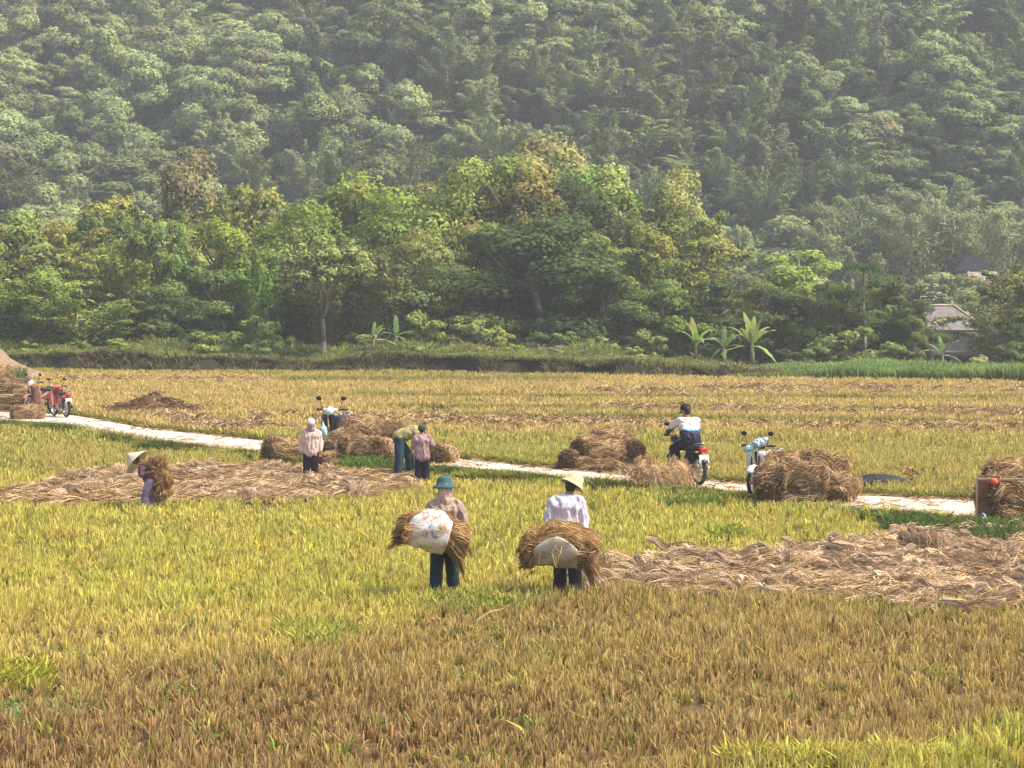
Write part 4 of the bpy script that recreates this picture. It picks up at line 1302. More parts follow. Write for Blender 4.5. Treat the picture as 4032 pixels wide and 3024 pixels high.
bag(3878, 2075, 51.2, .16, .24, mat_plain('white_plastic', (.72, .74, .82), .35), 'small white plastic bag hanging at the foot of the cart', 1)
bag(3915, 1902, 51.3, .15, .08, mat_plain('red_plastic', (.80, .12, .06), .35), 'bright red plastic bag on the rim of the rusty cart', 2)
bag(1272, 1728, 68.9, .24, .46, mat_plain('mint_plastic', (.42, .62, .60), .35), 'pale mint bag hanging from the scooter behind the heap', 3)
def draped_bag():
    o0 = P(2985, 1752, dM - .1); bm = bmesh.new(); pts = ((-.25, 0, -.09, .055), (-.20, -.02, -.07, .07), (-.11, 0, -.03, .06), (-.02, -.03, .03, .085), (.08, 0, .07, .075), (.15, .0, .12, .04))
    for p_, q_ in zip(pts[:-1], pts[1:]): bm_capsule(bm, p_[:3], q_[:3], p_[3], q_[3])
    o = remeshed('plastic_bag', bm, mat_plain('blue_plastic', (.46, .60, .68), .25, var=.55, scale=22), None, .009, 2, .035, .07, 4); o.location = o0
    tag(o, 'shiny pale blue bag wrapped over the loaded motorbike handlebar', 'bag')


draped_bag()


# ---------------------------------------------------------------- cart
def cart():
    p = P(3850, 2085, 51.4)
    o = thing('handcart', (p.x, p.y, 0), 'rusty brown cart with a flat side panel loaded with straw', 'cart', R(-4))
    rust = mat_ramp('rust', [(.3, (.16, .06, .03)), (.55, (.24, .10, .055)), (.75, (.34, .17, .10))], 3, 8, .8, .4)
    wood = mat_ramp('pale_wood', [(.3, (.35, .26, .15)), (.7, (.5, .4, .24))], 5, 6)
    bm = bmesh.new()
    bm_box(bm, (.10, 0, .52), (.20, .03, .62), None, .006); obj('side_panel', bm, rust, o, False)
    bm = bmesh.new(); bm_box(bm, (.75, .55, .52), (1.3, .03, .6), None, .006); obj('side_panel', bm, rust, o, False)
    bm = bmesh.new(); bm_box(bm, (.9, .28, .24), (1.8, .6, .05), None, .01); obj('bed', bm, rust, o, False)
    for x, y in ((-.02, 0), (1.75, 0)):
        bm = bmesh.new(); bm_box(bm, (x, y, .48), (.035, .05, .80), None, .006); obj('post', bm, wood, o, False)
    bm = bmesh.new(); bm_box(bm, (.88, 0, .86), (1.76, .05, .04), None, .006); obj('rail', bm, wood, o, False)
    w = wheel(o, 0.0, .26, .26); w.rotation_euler = (0, 0, PI / 2); w.location = (1.0, 0.1, 0)
    bm = bmesh.new(); bm_tube(bm, [(1.7, .28, .26), (2.6, .28, .7)], .02); obj('handle', bm, rust, o)


cart()


# ---------------------------------------------------------------- foliage
def leaf_quads(cen, nrm, ln, wd, g, droop=0.0):
    """rhombic leaves; cen (n,3), nrm (n,3)"""
    n = len(cen)
    nrm = nrm / (np.linalg.norm(nrm, axis=1, keepdims=True) + 1e-9)
    t = np.cross(nrm, g.normal(0, 1, (n, 3))); t[:, 2] -= droop
    t -= nrm * (t * nrm).sum(1, keepdims=True)
    t /= np.linalg.norm(t, axis=1, keepdims=True) + 1e-9
    b = np.cross(nrm, t)
    ln = ln[:, None]; wd = wd[:, None]
    V = np.stack([cen - t * ln * .5, cen + b * wd * .5 + nrm * wd * .1, cen + t * ln * .5, cen - b * wd * .5 + nrm * wd * .1], 1).reshape(-1, 3)
    Q = np.arange(n * 4).reshape(n, 4)
    return V, Q


def crown_broad(seed, Ht, Rr, n, leaf=.22, lo=.25, nb=16, flat=.8, open_=.0):
    g = np.random.default_rng(seed)
    cs, rs = [], []
    for k in range(nb):
        t = (k + .5) / nb; z = Ht * (lo + (1 - lo) * t * .88)
        env = math.sin(PI * min(.98, .22 + .70 * t)) ** .7
        a = g.uniform(0, 2 * PI); rr = Rr * env * g.uniform(.25, .85)
        cs.append((math.cos(a) * rr, math.sin(a) * rr, z)); rs.append(Rr * g.uniform(.26, .46) * (1.0 - .25 * t))
    cs = np.array(cs); rs = np.array(rs)
    k = g.choice(nb, n, p=rs ** 2 / (rs ** 2).sum())
    d = g.normal(0, 1, (n, 3)); d /= np.linalg.norm(d, axis=1, keepdims=True)
    d[:, 2] = np.where(d[:, 2] < -.35, -d[:, 2] * .6, d[:, 2])
    bump = 1 + .22 * np.sin(d[:, 0] * 7 + k) * np.sin(d[:, 1] * 6 + 2 * k) * 1.0
    r = rs[k] * (g.uniform(.80, 1.08, n)) * bump
    cen = cs[k] + d * r[:, None] * [1, 1, flat]
    nrm = d + g.normal(0, .45, (n, 3)) + [0, 0, .25]
    lob = cen - np.array([0, 0, Ht * .45]); lob /= np.linalg.norm(lob, axis=1, keepdims=True) + 1e-6; lob = d + .35 * lob + g.normal(0, .12, (n, 3)); lob /= np.linalg.norm(lob, axis=1, keepdims=True)
    V, Q = leaf_quads(cen, nrm, leaf * g.uniform(.6, 1.5, n), leaf * g.uniform(.4, .9, n), g, .4)
    c = g.uniform(.7, 1.3, (n, 1)) * (1 + g.normal(0, .06, (n, 3))) * (.85 + .3 * (np.sin(k * 3.7) * .5 + .5))[:, None]
    return V, Q, np.repeat(np.clip(c, .3, 1.6), 4, 0), np.repeat(lob, 4, 0)


def crown_bamboo(seed, Ht, Rr, n, leaf=.30, nc=13):
    g = np.random.default_rng(seed)
    a = g.uniform(0, 2 * PI, nc); hh = Ht * g.uniform(.62, 1.0, nc); out = Rr * g.uniform(.3, 1.0, nc)
    k = g.integers(0, nc, n); t = g.uniform(.12, 1.0, n) ** .7
    arch = out[k] * (t ** 2.2)
    z = hh[k] * (t - .26 * (out[k] / Rr) * t ** 5)
    cx = np.cos(a[k]) * (arch + .3); cy = np.sin(a[k]) * (arch + .3)
    rad = (.20 + .62 * np.sin(np.clip(t * 1.02, 0, 1) * PI) ** .8) * Rr * .34
    d = g.normal(0, 1, (n, 3)); d /= np.linalg.norm(d, axis=1, keepdims=True)
    lump = 1 + .35 * np.sin(t * 26 + k * 2.1)
    r = rad * lump * g.uniform(.55, 1.05, n)
    cen = np.stack([cx, cy, z], 1) + d * r[:, None] * [1, 1, .75]
    nrm = d + g.normal(0, .5, (n, 3)) + [0, 0, .35]
    lob = d + .35 * np.stack([np.cos(a[k]), np.sin(a[k]), 0 * r], 1) + g.normal(0, .15, (n, 3)) + [0, 0, .5] * np.cos(t * 26 + k * 2.1)[:, None]; lob /= np.linalg.norm(lob, axis=1, keepdims=True)
    V, Q = leaf_quads(cen, nrm, leaf * g.uniform(.7, 1.6, n), leaf * .42 * g.uniform(.6, 1.2, n), g, 1.2)
    V[:, 2] = np.maximum(V[:, 2], .1)
    c = g.uniform(.7, 1.3, (n, 1)) * (1 + g.normal(0, .06, (n, 3))) * (.85 + .3 * (np.sin(k * 2.7) * .5 + .5))[:, None]
    return V, Q, np.repeat(np.clip(c, .3, 1.6), 4, 0), np.repeat(lob, 4, 0)


def trunk_bm(seed, Ht, r, limbs=5, spread=.5, lo=.35, wob=.05):
    g = random.Random(seed); bm = bmesh.new()
    pts = [Vector((g.gauss(0, wob) * Ht * t, g.gauss(0, wob) * Ht * t, Ht * t * .8)) for t in (0, .2, .4, .6, .8, 1)]
    pts[0].z = -.3
    for i in range(5):
        bm_cone(bm, pts[i], pts[i + 1], r * (1 - i * .16), r * (1 - (i + 1) * .16))
    for k in range(limbs):
        i = g.randrange(2, 5); a = g.uniform(0, 2 * PI)
        s = pts[i]; e = s + Vector((math.cos(a) * spread * Ht * .3, math.sin(a) * spread * Ht * .3, Ht * g.uniform(.12, .25)))
        m = (s + e) / 2 + Vector((0, 0, -.04 * Ht))
        bm_cone(bm, s, m, r * .45, r * .32); bm_cone(bm, m, e, r * .32, r * .15)
    return bm


def bm_cone(bm, a, b, ra, rb, seg=8):
    v = b - a
    if v.length < 1e-4: return
    q = v.to_track_quat('Z', 'Y').to_matrix().to_4x4()
    bmesh.ops.create_cone(bm, cap_ends=True, segments=seg, radius1=ra, radius2=rb, depth=v.length * 1.03, matrix=Matrix.Translation((a + b) / 2) @ q)


def culms_bm(seed, Ht, Rr, nc=13):
    g = np.random.default_rng(seed); a = g.uniform(0, 2 * PI, nc); hh = Ht * g.uniform(.62, 1.0, nc); out = Rr * g.uniform(.3, 1.0, nc)
    bm = bmesh.new()
    for k in range(nc):
        pts = []
        for t in (0, .2, .4, .6, .8, .96):
            ar = out[k] * t ** 2.2 + .3
            pts.append(Vector((math.cos(a[k]) * ar, math.sin(a[k]) * ar, hh[k] * (t - .26 * (out[k] / Rr) * t ** 5) - (.3 if t == 0 else 0))))
        for p_, q_ in zip(pts[:-1], pts[1:]): bm_cone(bm, p_, q_, .05, .04, 6)
    return bm


PROTO = {}     # kind -> list of (trunk mesh, crown mesh, kind name, height)


def mesh_of(bm, name, mat):
    me = bpy.data.meshes.new(name); bm.to_mesh(me); bm.free(); me.materials.append(mat)
    me.polygons.foreach_set('use_smooth', np.ones(len(me.polygons), bool)); return me


def make_protos():
    PROTO['broad'] = []
    for k, (H_, R_, nb, fl, lo) in enumerate(((9, 3.2, 20, .8, .12), (9, 2.6, 18, .9, .12), (9, 3.8, 24, .7, .16), (9, 3.0, 16, 1.0, .1))):
        V, Q, c, lb = crown_broad(600 + k, H_, R_, 12000, .20, lo, nb, fl)
        PROTO['broad'].append((mesh_of(trunk_bm(k, H_, .22), 'trunk', M['bark']), np_mesh('crown', V, Q, c, lb), H_))
    PROTO['bamboo'] = []
    for k, (H_, R_, nc) in enumerate(((10, 3.0, 17), (10, 3.8, 22), (10, 2.4, 13), (10, 3.4, 24))):
        V, Q, c, lb = crown_bamboo(700 + k, H_, R_, 14000, .26, nc)
        PROTO['bamboo'].append((mesh_of(culms_bm(700 + k, H_, R_, nc), 'trunk', M['palebark']), np_mesh('crown', V, Q, c, lb), H_))
    PROTO['shrub'] = []
    for k in range(3):
        V, Q, c, lb = crown_broad(800 + k, 2.0, 1.2, 2200, .17, .1, 9, .8)
        PROTO['shrub'].append((mesh_of(trunk_bm(30 + k, 1.5, .05, 4), 'stem', M['bark']), np_mesh('foliage', V, Q, c, lb), 2.0))
    for fam, src in (('hbroad', crown_broad), ('hbamboo', crown_bamboo)):
        PROTO[fam] = []
        for k in range(4):
            if fam == 'hbroad': V, Q, c, lb = crown_broad(900 + k, 8, 3.4, 9000, .25, .15, 12, .8); tb = trunk_bm(60 + k, 8, .2, 3)
            else: V, Q, c, lb = crown_bamboo(950 + k, 10, 3.0, 11000, .27, 14); tb = culms_bm(950 + k, 10, 3.0, 14)
            PROTO[fam].append((mesh_of(tb, 'trunk', M['bark']), np_mesh('crown', V, Q, c, lb), 8 if fam == 'hbroad' else 10))


make_protos()
GREENS = dict(bright=(.27, .34, .07), yellow=(.33, .37, .09), mid=(.19, .24, .065), dark=(.10, .14, .045), olive=(.27, .29, .085), gold=(.38, .37, .12), fresh=(.25, .33, .075), brown=(.27, .25, .13), grey=(.16, .22, .10))


def tree(kind, k, loc, h, wscale, col, name, label, cat, group, rz=0.0, parts=('trunk', 'crown')):
    tm, cm, H_ = PROTO[kind][k % len(PROTO[kind])]
    s = h / H_
    root = thing(name, loc, label, cat, rz, group, (s * wscale, s * wscale, s))
    link_mesh(parts[0], tm, None, root)
    c = link_mesh(parts[1], cm, M['leaf'], root); c.color = (*col, 1)
    return root


# the belt of trees: px, top py, distance, kind, variant, relative width, colour, description
BELT = [
    (-120, 820, 143, 'bamboo', 1, 1.2, 'olive', 'olive bamboo clump cut by the edge beyond the tan soil heap'),
    (60, 830, 146, 'broad', 0, 1.1, 'olive', 'tall olive tree rising behind the far left straw stack'),
    (215, 770, 150, 'bamboo', 0, 1.2, 'gold', 'golden brown domed bamboo clump, far left of the belt'),
    (70, 1010, 140, 'bamboo', 3, 1.2, 'bright', 'bright green low bamboo clump above the tan soil heap'),
    (300, 1100, 138.5, 'bamboo', 1, 1.4, 'fresh', 'fresh green arching bamboo spilling over the bank at left'),
    (180, 1060, 139, 'broad', 3, .9, 'fresh', 'pale fresh green tree between two low bamboo clumps'),
    (385, 850, 152, 'broad', 1, .9, 'dark', 'dark layered tree just right of the golden bamboo dome'),
    (450, 690, 158, 'bamboo', 2, 1.1, 'bright', 'leaning feathery bamboo plume left of the creeper covered tower'),
    (600, 720, 156, 'bamboo', 3, 1.0, 'olive', 'olive bamboo clump below the creeper covered tree top'),
    (745, 615, 160, 'broad', 3, .75, 'brown', 'tall creeper covered tree with pinkish brown dead patches'),
    (540, 900, 148, 'broad', 2, .9, 'yellow', 'yellow green tree standing before the feathery bamboo plume'),
    (480, 1030, 144, 'bamboo', 0, 1.0, 'yellow', 'small yellow green bamboo at the left of the dark hollow'),
    (680, 880, 150, 'broad', 0, 1.0, 'yellow', 'yellow leaved tree below the creeper covered tree'),
    (660, 1130, 141, 'broad', 0, 1.3, 'dark', 'low dark rounded tree in the hollow left of the thin tree'),
    (820, 930, 148, 'bamboo', 1, .9, 'olive', 'olive bamboo clump left of centre in the belt'),
    (960, 720, 157, 'broad', 1, .85, 'bright', 'slim bright tree right of the creeper covered tree'),
    (1050, 770, 158, 'bamboo', 0, .8, 'gold', 'dry golden bamboo top left of the light green round tree'),
    (880, 1080, 144, 'broad', 3, 1.0, 'mid', 'mid green tree filling behind the weeds left of the thin tree'),
    (1060, 960, 149, 'broad', 2, .9, 'mid', 'broad mid green tree behind the thin round crowned tree'),
    (1180, 880, 152, 'broad', 0, .8, 'bright', 'bright leaved small topped tree left of the light green round tree'),
    (1400, 700, 156, 'broad', 3, .95, 'fresh', 'light green round topped tree, tallest above the thin tree'),
    (1120, 1080, 145, 'broad', 1, 1.1, 'dark', 'dark tree directly left of the thin round crowned tree'),
    (1420, 1000, 147, 'broad', 2, 1.0, 'dark', 'dark tree directly behind the thin round crowned tree'),
    (1560, 780, 154, 'bamboo', 2, 1.1, 'olive', 'slim olive bamboo between two tall light tops'),
    (1690, 665, 157, 'bamboo', 3, 1.0, 'bright', 'tall green bamboo clump left of the yellow topped trees'),
    (1640, 980, 147, 'broad', 0, 1.0, 'mid', 'mid green leafy tree behind the left banana plant'),
    (1800, 800, 151, 'bamboo', 1, 1.0, 'olive', 'rounded olive bamboo below the yellow topped trees'),
    (1890, 610, 160, 'broad', 1, .9, 'yellow', 'yellow topped tree, highest point of the belt on its left side'),
    (2080, 560, 163, 'broad', 2, .95, 'gold', 'golden yellow tree at the highest point of the belt'),
    (2250, 560, 172, 'bamboo', 0, 1.0, 'mid', 'green bamboo peeking over behind the golden yellow tree'),
    (2200, 760, 153, 'bamboo', 3, 1.0, 'bright', 'bright bamboo clump above the large dark tree'),
    (1820, 1050, 143, 'broad', 2, 1.1, 'mid', 'mid green tree with bare twigs left of the large dark tree'),
    (2130, 870, 144, 'broad', 2, 1.35, 'dark', 'large dark dense tree in the middle of the belt'),
    (2360, 650, 158, 'broad', 0, .95, 'yellow', 'yellow green tree right of the golden yellow tree'),
    (2560, 720, 155, 'bamboo', 1, 1.0, 'yellow', 'yellow green bamboo near the right end of the tall belt'),
    (2670, 690, 157, 'broad', 3, .7, 'gold', 'orange tinted tree top near the right end of the tall belt'),
    (2440, 880, 147, 'bamboo', 0, 1.1, 'mid', 'mid green bamboo right of the large dark tree'),
    (2640, 860, 148, 'bamboo', 3, 1.2, 'bright', 'wide drooping bamboo dome ending the tall belt'),
    (2760, 930, 150, 'broad', 1, .95, 'olive', 'olive tree forming the steep right flank of the tall belt'),
    (2390, 1080, 142, 'broad', 3, 1.15, 'dark', 'dark shrubby tree right of the large dark tree'),
    (2600, 1100, 142, 'broad', 0, 1.0, 'mid', 'low mid green tree behind the right banana plants'),
    (2800, 1090, 143, 'broad', 1, 1.1, 'dark', 'very dark tree behind the tallest banana plant'),
    (2960, 1110, 146, 'broad', 2, .8, 'mid', 'small tree in the gap right of the tall belt'),
    (3130, 985, 149, 'broad', 0, 1.1, 'yellow', 'yellow green round tree right of the gap'),
    (3060, 1140, 143, 'broad', 3, 1.1, 'dark', 'dark tree under the yellow green round tree'),
    (3270, 1120, 142, 'broad', 2, .9, 'dark', 'dark tree under the slim palm crown'),
    (3480, 1080, 145, 'broad', 1, 1.0, 'dark', 'dark tree right of the slim palm'),
    (3600, 1180, 143, 'broad', 0, .9, 'dark', 'low dark green tree left of the stilt house'),
    (3600, 1250, 139, 'broad', 3, .7, 'mid', 'small leafy tree hiding the left wall of the stilt house'),
    (4060, 950, 147, 'bamboo', 0, 1.1, 'yellow', 'bright yellow bamboo hanging in from the right picture edge'),
    (4110, 1000, 143, 'broad', 2, 1.0, 'olive', 'olive tree under the yellow bamboo at the right edge'),
    (4000, 1270, 139, 'broad', 1, .8, 'dark', 'low dark tree right of the stilt house'),
    (3900, 1120, 205, 'broad', 3, .7, 'gold', 'golden leaved tree behind the stilt house'),
    (3800, 1185, 196, 'broad', 1, 1.3, 'mid', 'leafy tree in front of the pale far farmhouse wall'),
    (3880, 1150, 214, 'broad', 2, 1.0, 'olive', 'olive tree right of the far farmhouse lean to roof'),
    (3700, 1170, 203, 'bamboo', 3, 1.1, 'grey', 'grey green bamboo between the shed roof and the farmhouse'),
    (4100, 1230, 141, 'broad', 0, 1.0, 'dark', 'dark bushy tree at the right picture edge'),
    (4350, 1000, 146, 'bamboo', 1, 1.2, 'bright', 'bamboo clump standing beyond the right picture edge'),
    (-420, 850, 146, 'bamboo', 3, 1.2, 'mid', 'bamboo clump standing beyond the left picture edge'),
]
PROTO['plume'] = []
for _k in range(2):
    _V, _Q, _c, _lb = crown_bamboo(980 + _k, 10, 5.4, 12000, .26, 9)
    PROTO['plume'].append((mesh_of(culms_bm(980 + _k, 10, 5.4, 9), 'trunk', M['palebark']), np_mesh('crown', _V, _Q, _c, _lb), 10))
for _i, (px, py, d, h_, lab) in enumerate(((3290, 760, 246, 13, 'leftmost of the big arching bamboo plumes on the slope above the palm'), (3440, 640, 250, 15, 'steep upright bamboo plume on the slope above the palm'), (3590, 690, 244, 14, 'broad fan of bamboo plumes on the slope above the houses'),
                                       (3730, 640, 248, 15, 'tallest bamboo plume fan above the far farmhouse'), (3890, 720, 244, 13, 'rightmost arching bamboo plume above the far farmhouse'), (1550, 640, 244, 13, 'pale bamboo plume on the slope behind the light green round tree'), (950, 640, 246, 13, 'pale domed bamboo plume on the slope beside the creeper tower'))):
    top = P(px, py, d); z0 = max(float(ground_z(top.x, d)), top.z - h_) - .3
    tree('plume', _i, (top.x, d, z0), h_ if top.z - z0 < 5 else top.z - z0, .95, tuple(v * (.95 + .03 * _i) for v in (.27, .31, .13)), 'bamboo_clump', lab, 'bamboo', 'big bamboo plumes on the slope', _i * 1.3)
for i, (px, py, d, kind, k, ws, cn, lab) in enumerate(BELT):
    top = P(px, py, d); z0 = float(ground_z(top.x, d))
    h = (top.z - z0) * (1.07 if kind == 'broad' else 1.02)
    g_ = random.Random(i); c = tuple(v * g_.uniform(.88, 1.12) for v in GREENS[cn])
    # width set by size, not stretched with height
    tree(kind, k, (top.x, d, z0), h, ws * 1.2 * (9.5 / max(h, 5)) ** .45, c, 'bamboo_clump' if kind == 'bamboo' else 'broadleaf_tree', lab, 'bamboo' if kind == 'bamboo' else 'tree', 'trees of the belt behind the fields', g_.uniform(0, 6.28))


SIL = [(-400, 860), (-150, 840), (150, 800), (230, 770), (320, 850), (400, 770), (480, 690), (600, 710), (760, 620), (880, 700), (1000, 740), (1080, 800), (1180, 870), (1300, 710), (1400, 700), (1480, 780), (1600, 700), (1700, 665),
       (1850, 640), (2000, 575), (2150, 575), (2230, 680), (2350, 645), (2450, 700), (2600, 720), (2700, 700), (2760, 810), (2830, 900), (2880, 1090), (3000, 1110), (3150, 1010), (3300, 1100), (3450, 1080), (3560, 1160), (3660, 1210)]
_g = random.Random(99)
_rows = [(px + _g.uniform(-25, 25), 15, 60, 150, 162) for px in range(-200, 2800, 82)] + [(px + _g.uniform(-25, 25), 120, 260, 143, 150) for px in range(-160, 2820, 105)] + [(px, 10, 60, 142, 150) for px in (3000, 3110, 3230, 3340, 3440, 3540)]
for i, (px, o0, o1, d0, d1) in enumerate(_rows):
    py = min(float(lerp_y(SIL, px)) + _g.uniform(o0, o1), 1200); d = _g.uniform(d0, d1)
    top = P(px, py, d); z0 = float(ground_z(top.x, d))
    cn = _g.choice(('mid', 'olive', 'bright', 'bright', 'dark', 'yellow', 'fresh') if o0 < 100 else ('mid', 'olive', 'bright', 'mid', 'dark', 'fresh')); kd = _g.choice(('broad', 'bamboo'))
    c = tuple(v * _g.uniform(.8, 1.12) for v in GREENS[cn])
    tree(kd, i, (top.x, d, z0), (top.z - z0) * 1.03, _g.uniform(.8, 1.15), c, 'bamboo_clump' if kd == 'bamboo' else 'broadleaf_tree', 'leafy bamboo clump crowded between the named trees of the belt' if kd == 'bamboo' else 'leafy tree crowded between the taller trees of the belt', 'bamboo' if kd == 'bamboo' else 'tree', 'crowded bamboo of the belt' if kd == 'bamboo' else 'crowded trees of the belt', _g.uniform(0, 6))


# the thin pale tree with a round open crown
def thin_tree():
    d = 136.5; b = P(1262, 1385, d); z0 = float(bank_z(b.x, d)) - .2; top = P(1340, 930, d).z; Ht = top - z0
    root = thing('slender_tree', (b.x, d, z0), 'slender pale trunked tree with round open crown before the dark belt', 'tree')
    bm = bmesh.new()
    pts = [Vector(v) for v in ((0, 0, -.2), (.12, 0, .9), (.08, 0, 1.8), (.25, 0, 2.5))]
    for i in range(3): bm_cone(bm, pts[i], pts[i + 1], .085 - .012 * i, .073 - .012 * i)
    g = random.Random(4); ends = []
    for k in range(9):
        a = 2 * PI * k / 9 + g.random(); rr = g.uniform(.5, 1.25); m = pts[3] + Vector((math.cos(a) * rr * .45, math.sin(a) * rr * .45, .7)); e = pts[3] + Vector((.2 + math.cos(a) * rr, math.sin(a) * rr, g.uniform(1.3, 2.6)))
        bm_cone(bm, pts[2 + (k % 2)], m, .035, .028); bm_cone(bm, m, e, .028, .012); ends.append(e)
    obj('trunk', bm, M['palebark'], root)
    gg_ = np.random.default_rng(5); n = 5200; nb = 75
    dd = gg_.normal(0, 1, (nb, 3)); dd /= np.linalg.norm(dd, axis=1, keepdims=True); dd[:, 2] = np.abs(dd[:, 2]) * 1.2 - .35
    cs = np.array([.35, 0, 3.75]) + dd * [1.7, 1.5, 1.35] * gg_.uniform(.5, 1.08, (nb, 1))
    k = gg_.integers(0, nb, n); d3 = gg_.normal(0, 1, (n, 3)); d3 /= np.linalg.norm(d3, axis=1, keepdims=True)
    cen = cs[k] + d3 * gg_.uniform(.05, .36, (n, 1))
    V, Q = leaf_quads(cen, d3 + [0, 0, .4], .17 * gg_.uniform(.6, 1.4, n), .10 * gg_.uniform(.6, 1.4, n), gg_, .4)
    o = link_mesh('crown', np_mesh('crown', V, Q, np.repeat(gg_.uniform(.7, 1.3, (n, 1)) * np.ones((1, 3)), 4, 0), np.repeat(d3, 4, 0)), M['leaf'], root); o.color = (.32, .36, .12, 1)
    s = Ht / 5.1; root.scale = (s * 1.2, s * 1.2, s)


thin_tree()


# slim palm with a grey bare stem
def palm():
    d = 140.5; b = P(3402, 1330, d); z0 = float(ground_z(b.x, d)) - .1; zt = P(3405, 1060, d).z
    root = thing('palm_tree', (b.x, d, z0), 'slim palm with a pale bare stem and drooping dark crown', 'palm tree')
    bm = bmesh.new(); H_ = zt - z0
    for i in range(6): bm_cone(bm, Vector((.05 * math.sin(i), 0, H_ * i / 6 - .05)), Vector((.05 * math.sin(i + 1), 0, H_ * (i + 1) / 6)), .10 - .008 * i, .092 - .008 * i)
    obj('trunk', bm, M['palebark'], root)
    g = np.random.default_rng(3)
    for k in range(16):
        V, Q = [], []
        a = 2 * PI * k / 16 + g.uniform(-.2, .2); el = g.uniform(.2, 1.3); L_ = g.uniform(1.3, 1.8); S = 10
        dirh = np.array([math.cos(a), math.sin(a), 0]); side = np.array([-math.sin(a), math.cos(a), 0])
        parts = []
        pts = []
        for i in range(S + 1):
            t = i / S; pts.append(np.array([0, 0, H_]) + dirh * L_ * t * math.cos(el * (1 - t * .4)) + np.array([0, 0, 1]) * L_ * (math.sin(el) * t - 1.0 * t * t * .9))
        verts = []; quads = []
        for i in range(S):
            for sg in (-1, 1):
                w = .42 * math.sin(PI * (i + 1) / (S + 1.5)); o_ = len(verts)
                verts += [pts[i], pts[i] * .5 + pts[i + 1] * .5, pts[i + 1] * .6 + pts[i] * .4 + side * sg * w - [0, 0, w * .6], pts[i] * .75 + pts[i + 1] * .25 + side * sg * w * .9 - [0, 0, w * .65]]
                quads.append((o_, o_ + 1, o_ + 2, o_ + 3))
        f = link_mesh('frond', np_mesh('frond', verts, quads, np.tile([1, 1, 1], (len(verts), 1)) * g.uniform(.8, 1.2)), M['flat_leaf'], root); f.color = (.07, .12, .045, 1)


palm()


# ---------------------------------------------------------------- banana plants
def banana_leaf(L_, W_, el, seed, col):
    g = np.random.default_rng(seed); S = 12; verts = []; quads = []
    for i in range(S + 1):
        t = i / S
        y = L_ * (t * math.cos(el) + .12 * t * t); z = L_ * (math.sin(el) * t - .75 * math.cos(el) * t * t * .8 - .1 * t ** 3)
        w = W_ * (math.sin(PI * min(1, .12 + t * .9)) ** .6) * (1 if t > .12 else .25)
        tl, tr = g.uniform(.55, 1.15), g.uniform(.55, 1.15)
        for k, q in enumerate((-1, -.5, 0, .5, 1)):
            q = q * (tl if q < -.6 else tr if q > .6 else 1)
            verts.append((q * w, y, z - abs(q) * w * .22 + g.normal(0, .012) + (0.04 * w if q == 0 else 0)))
    for i in range(S):
        for k in range(4): quads.append((i * 5 + k, i * 5 + k + 1, (i + 1) * 5 + k + 1, (i + 1) * 5 + k))
    c = np.tile(col, (len(verts), 1)) * g.uniform(.85, 1.15, (len(verts), 1))
    return np_mesh('leaf', verts, quads, c, smooth=True)


BLEAF = [banana_leaf(1.65, .155, R(e), 20 + i, (1, 1, 1)) for i, e in enumerate((12, 38, 58, 78))]


def banana(px, py, d, s, n, label, seed, col=(.22, .34, .09), els=None):
    b = P(px, py, d); z0 = float(bank_z(b.x, d)) if px < 3300 else 0
    g = random.Random(seed)
    root = thing('banana_plant', (b.x, d, z0 - .05), label, 'banana plant', 0, 'banana plants before the trees', s)
    bm = bmesh.new(); bm_cone(bm, Vector((0, 0, 0)), Vector((0, 0, 1.0)), .11, .07, 10); obj('stem', bm, mat_bstem, root)
    for k in range(n):
        a = 2 * PI * k / n + g.uniform(-.35, .35); e = g.choice((0, 1, 1, 2, 2, 3)) if k else 3
        o = link_mesh('leaf', BLEAF[e], M['flat_leaf'], root, (0, 0, .95), (0, 0, a)); o.color = (*[v * g.uniform(.8, 1.25) for v in col], 1)
        q = g.uniform(.8, 1.15); o.scale = (q, q, q)


mat_bstem = mat_ramp('banana_stem', [(.3, (.12, .15, .05)), (.7, (.25, .26, .12))], 4, 5)
banana(2962, 1425, 133, 1.15, 11, 'tallest banana plant with upright pale leaves behind the green crop', 1, (.27, .35, .10))
banana(2740, 1420, 134, .95, 9, 'banana plant with drooping leaves left of the tallest one', 2)
banana(2850, 1425, 135, .85, 9, 'short bushy banana plant between two taller ones', 3, (.16, .27, .08))
banana(1470, 1385, 135.5, .82, 8, 'banana plant with broad pale leaves right of the slender tree', 4, (.28, .33, .12))
banana(1560, 1385, 137, .8, 7, 'small banana plant half hidden in the weeds near slender tree', 5, (.14, .24, .07))
banana(3710, 1440, 131, .9, 6, 'banana plant with long low leaves left of the stilt house', 6, (.20, .31, .10))
#banana(640, 1370, 137.5, .8, 6, 'small banana plant in the weeds before the dark hollow', 7, (.18, .28, .09))


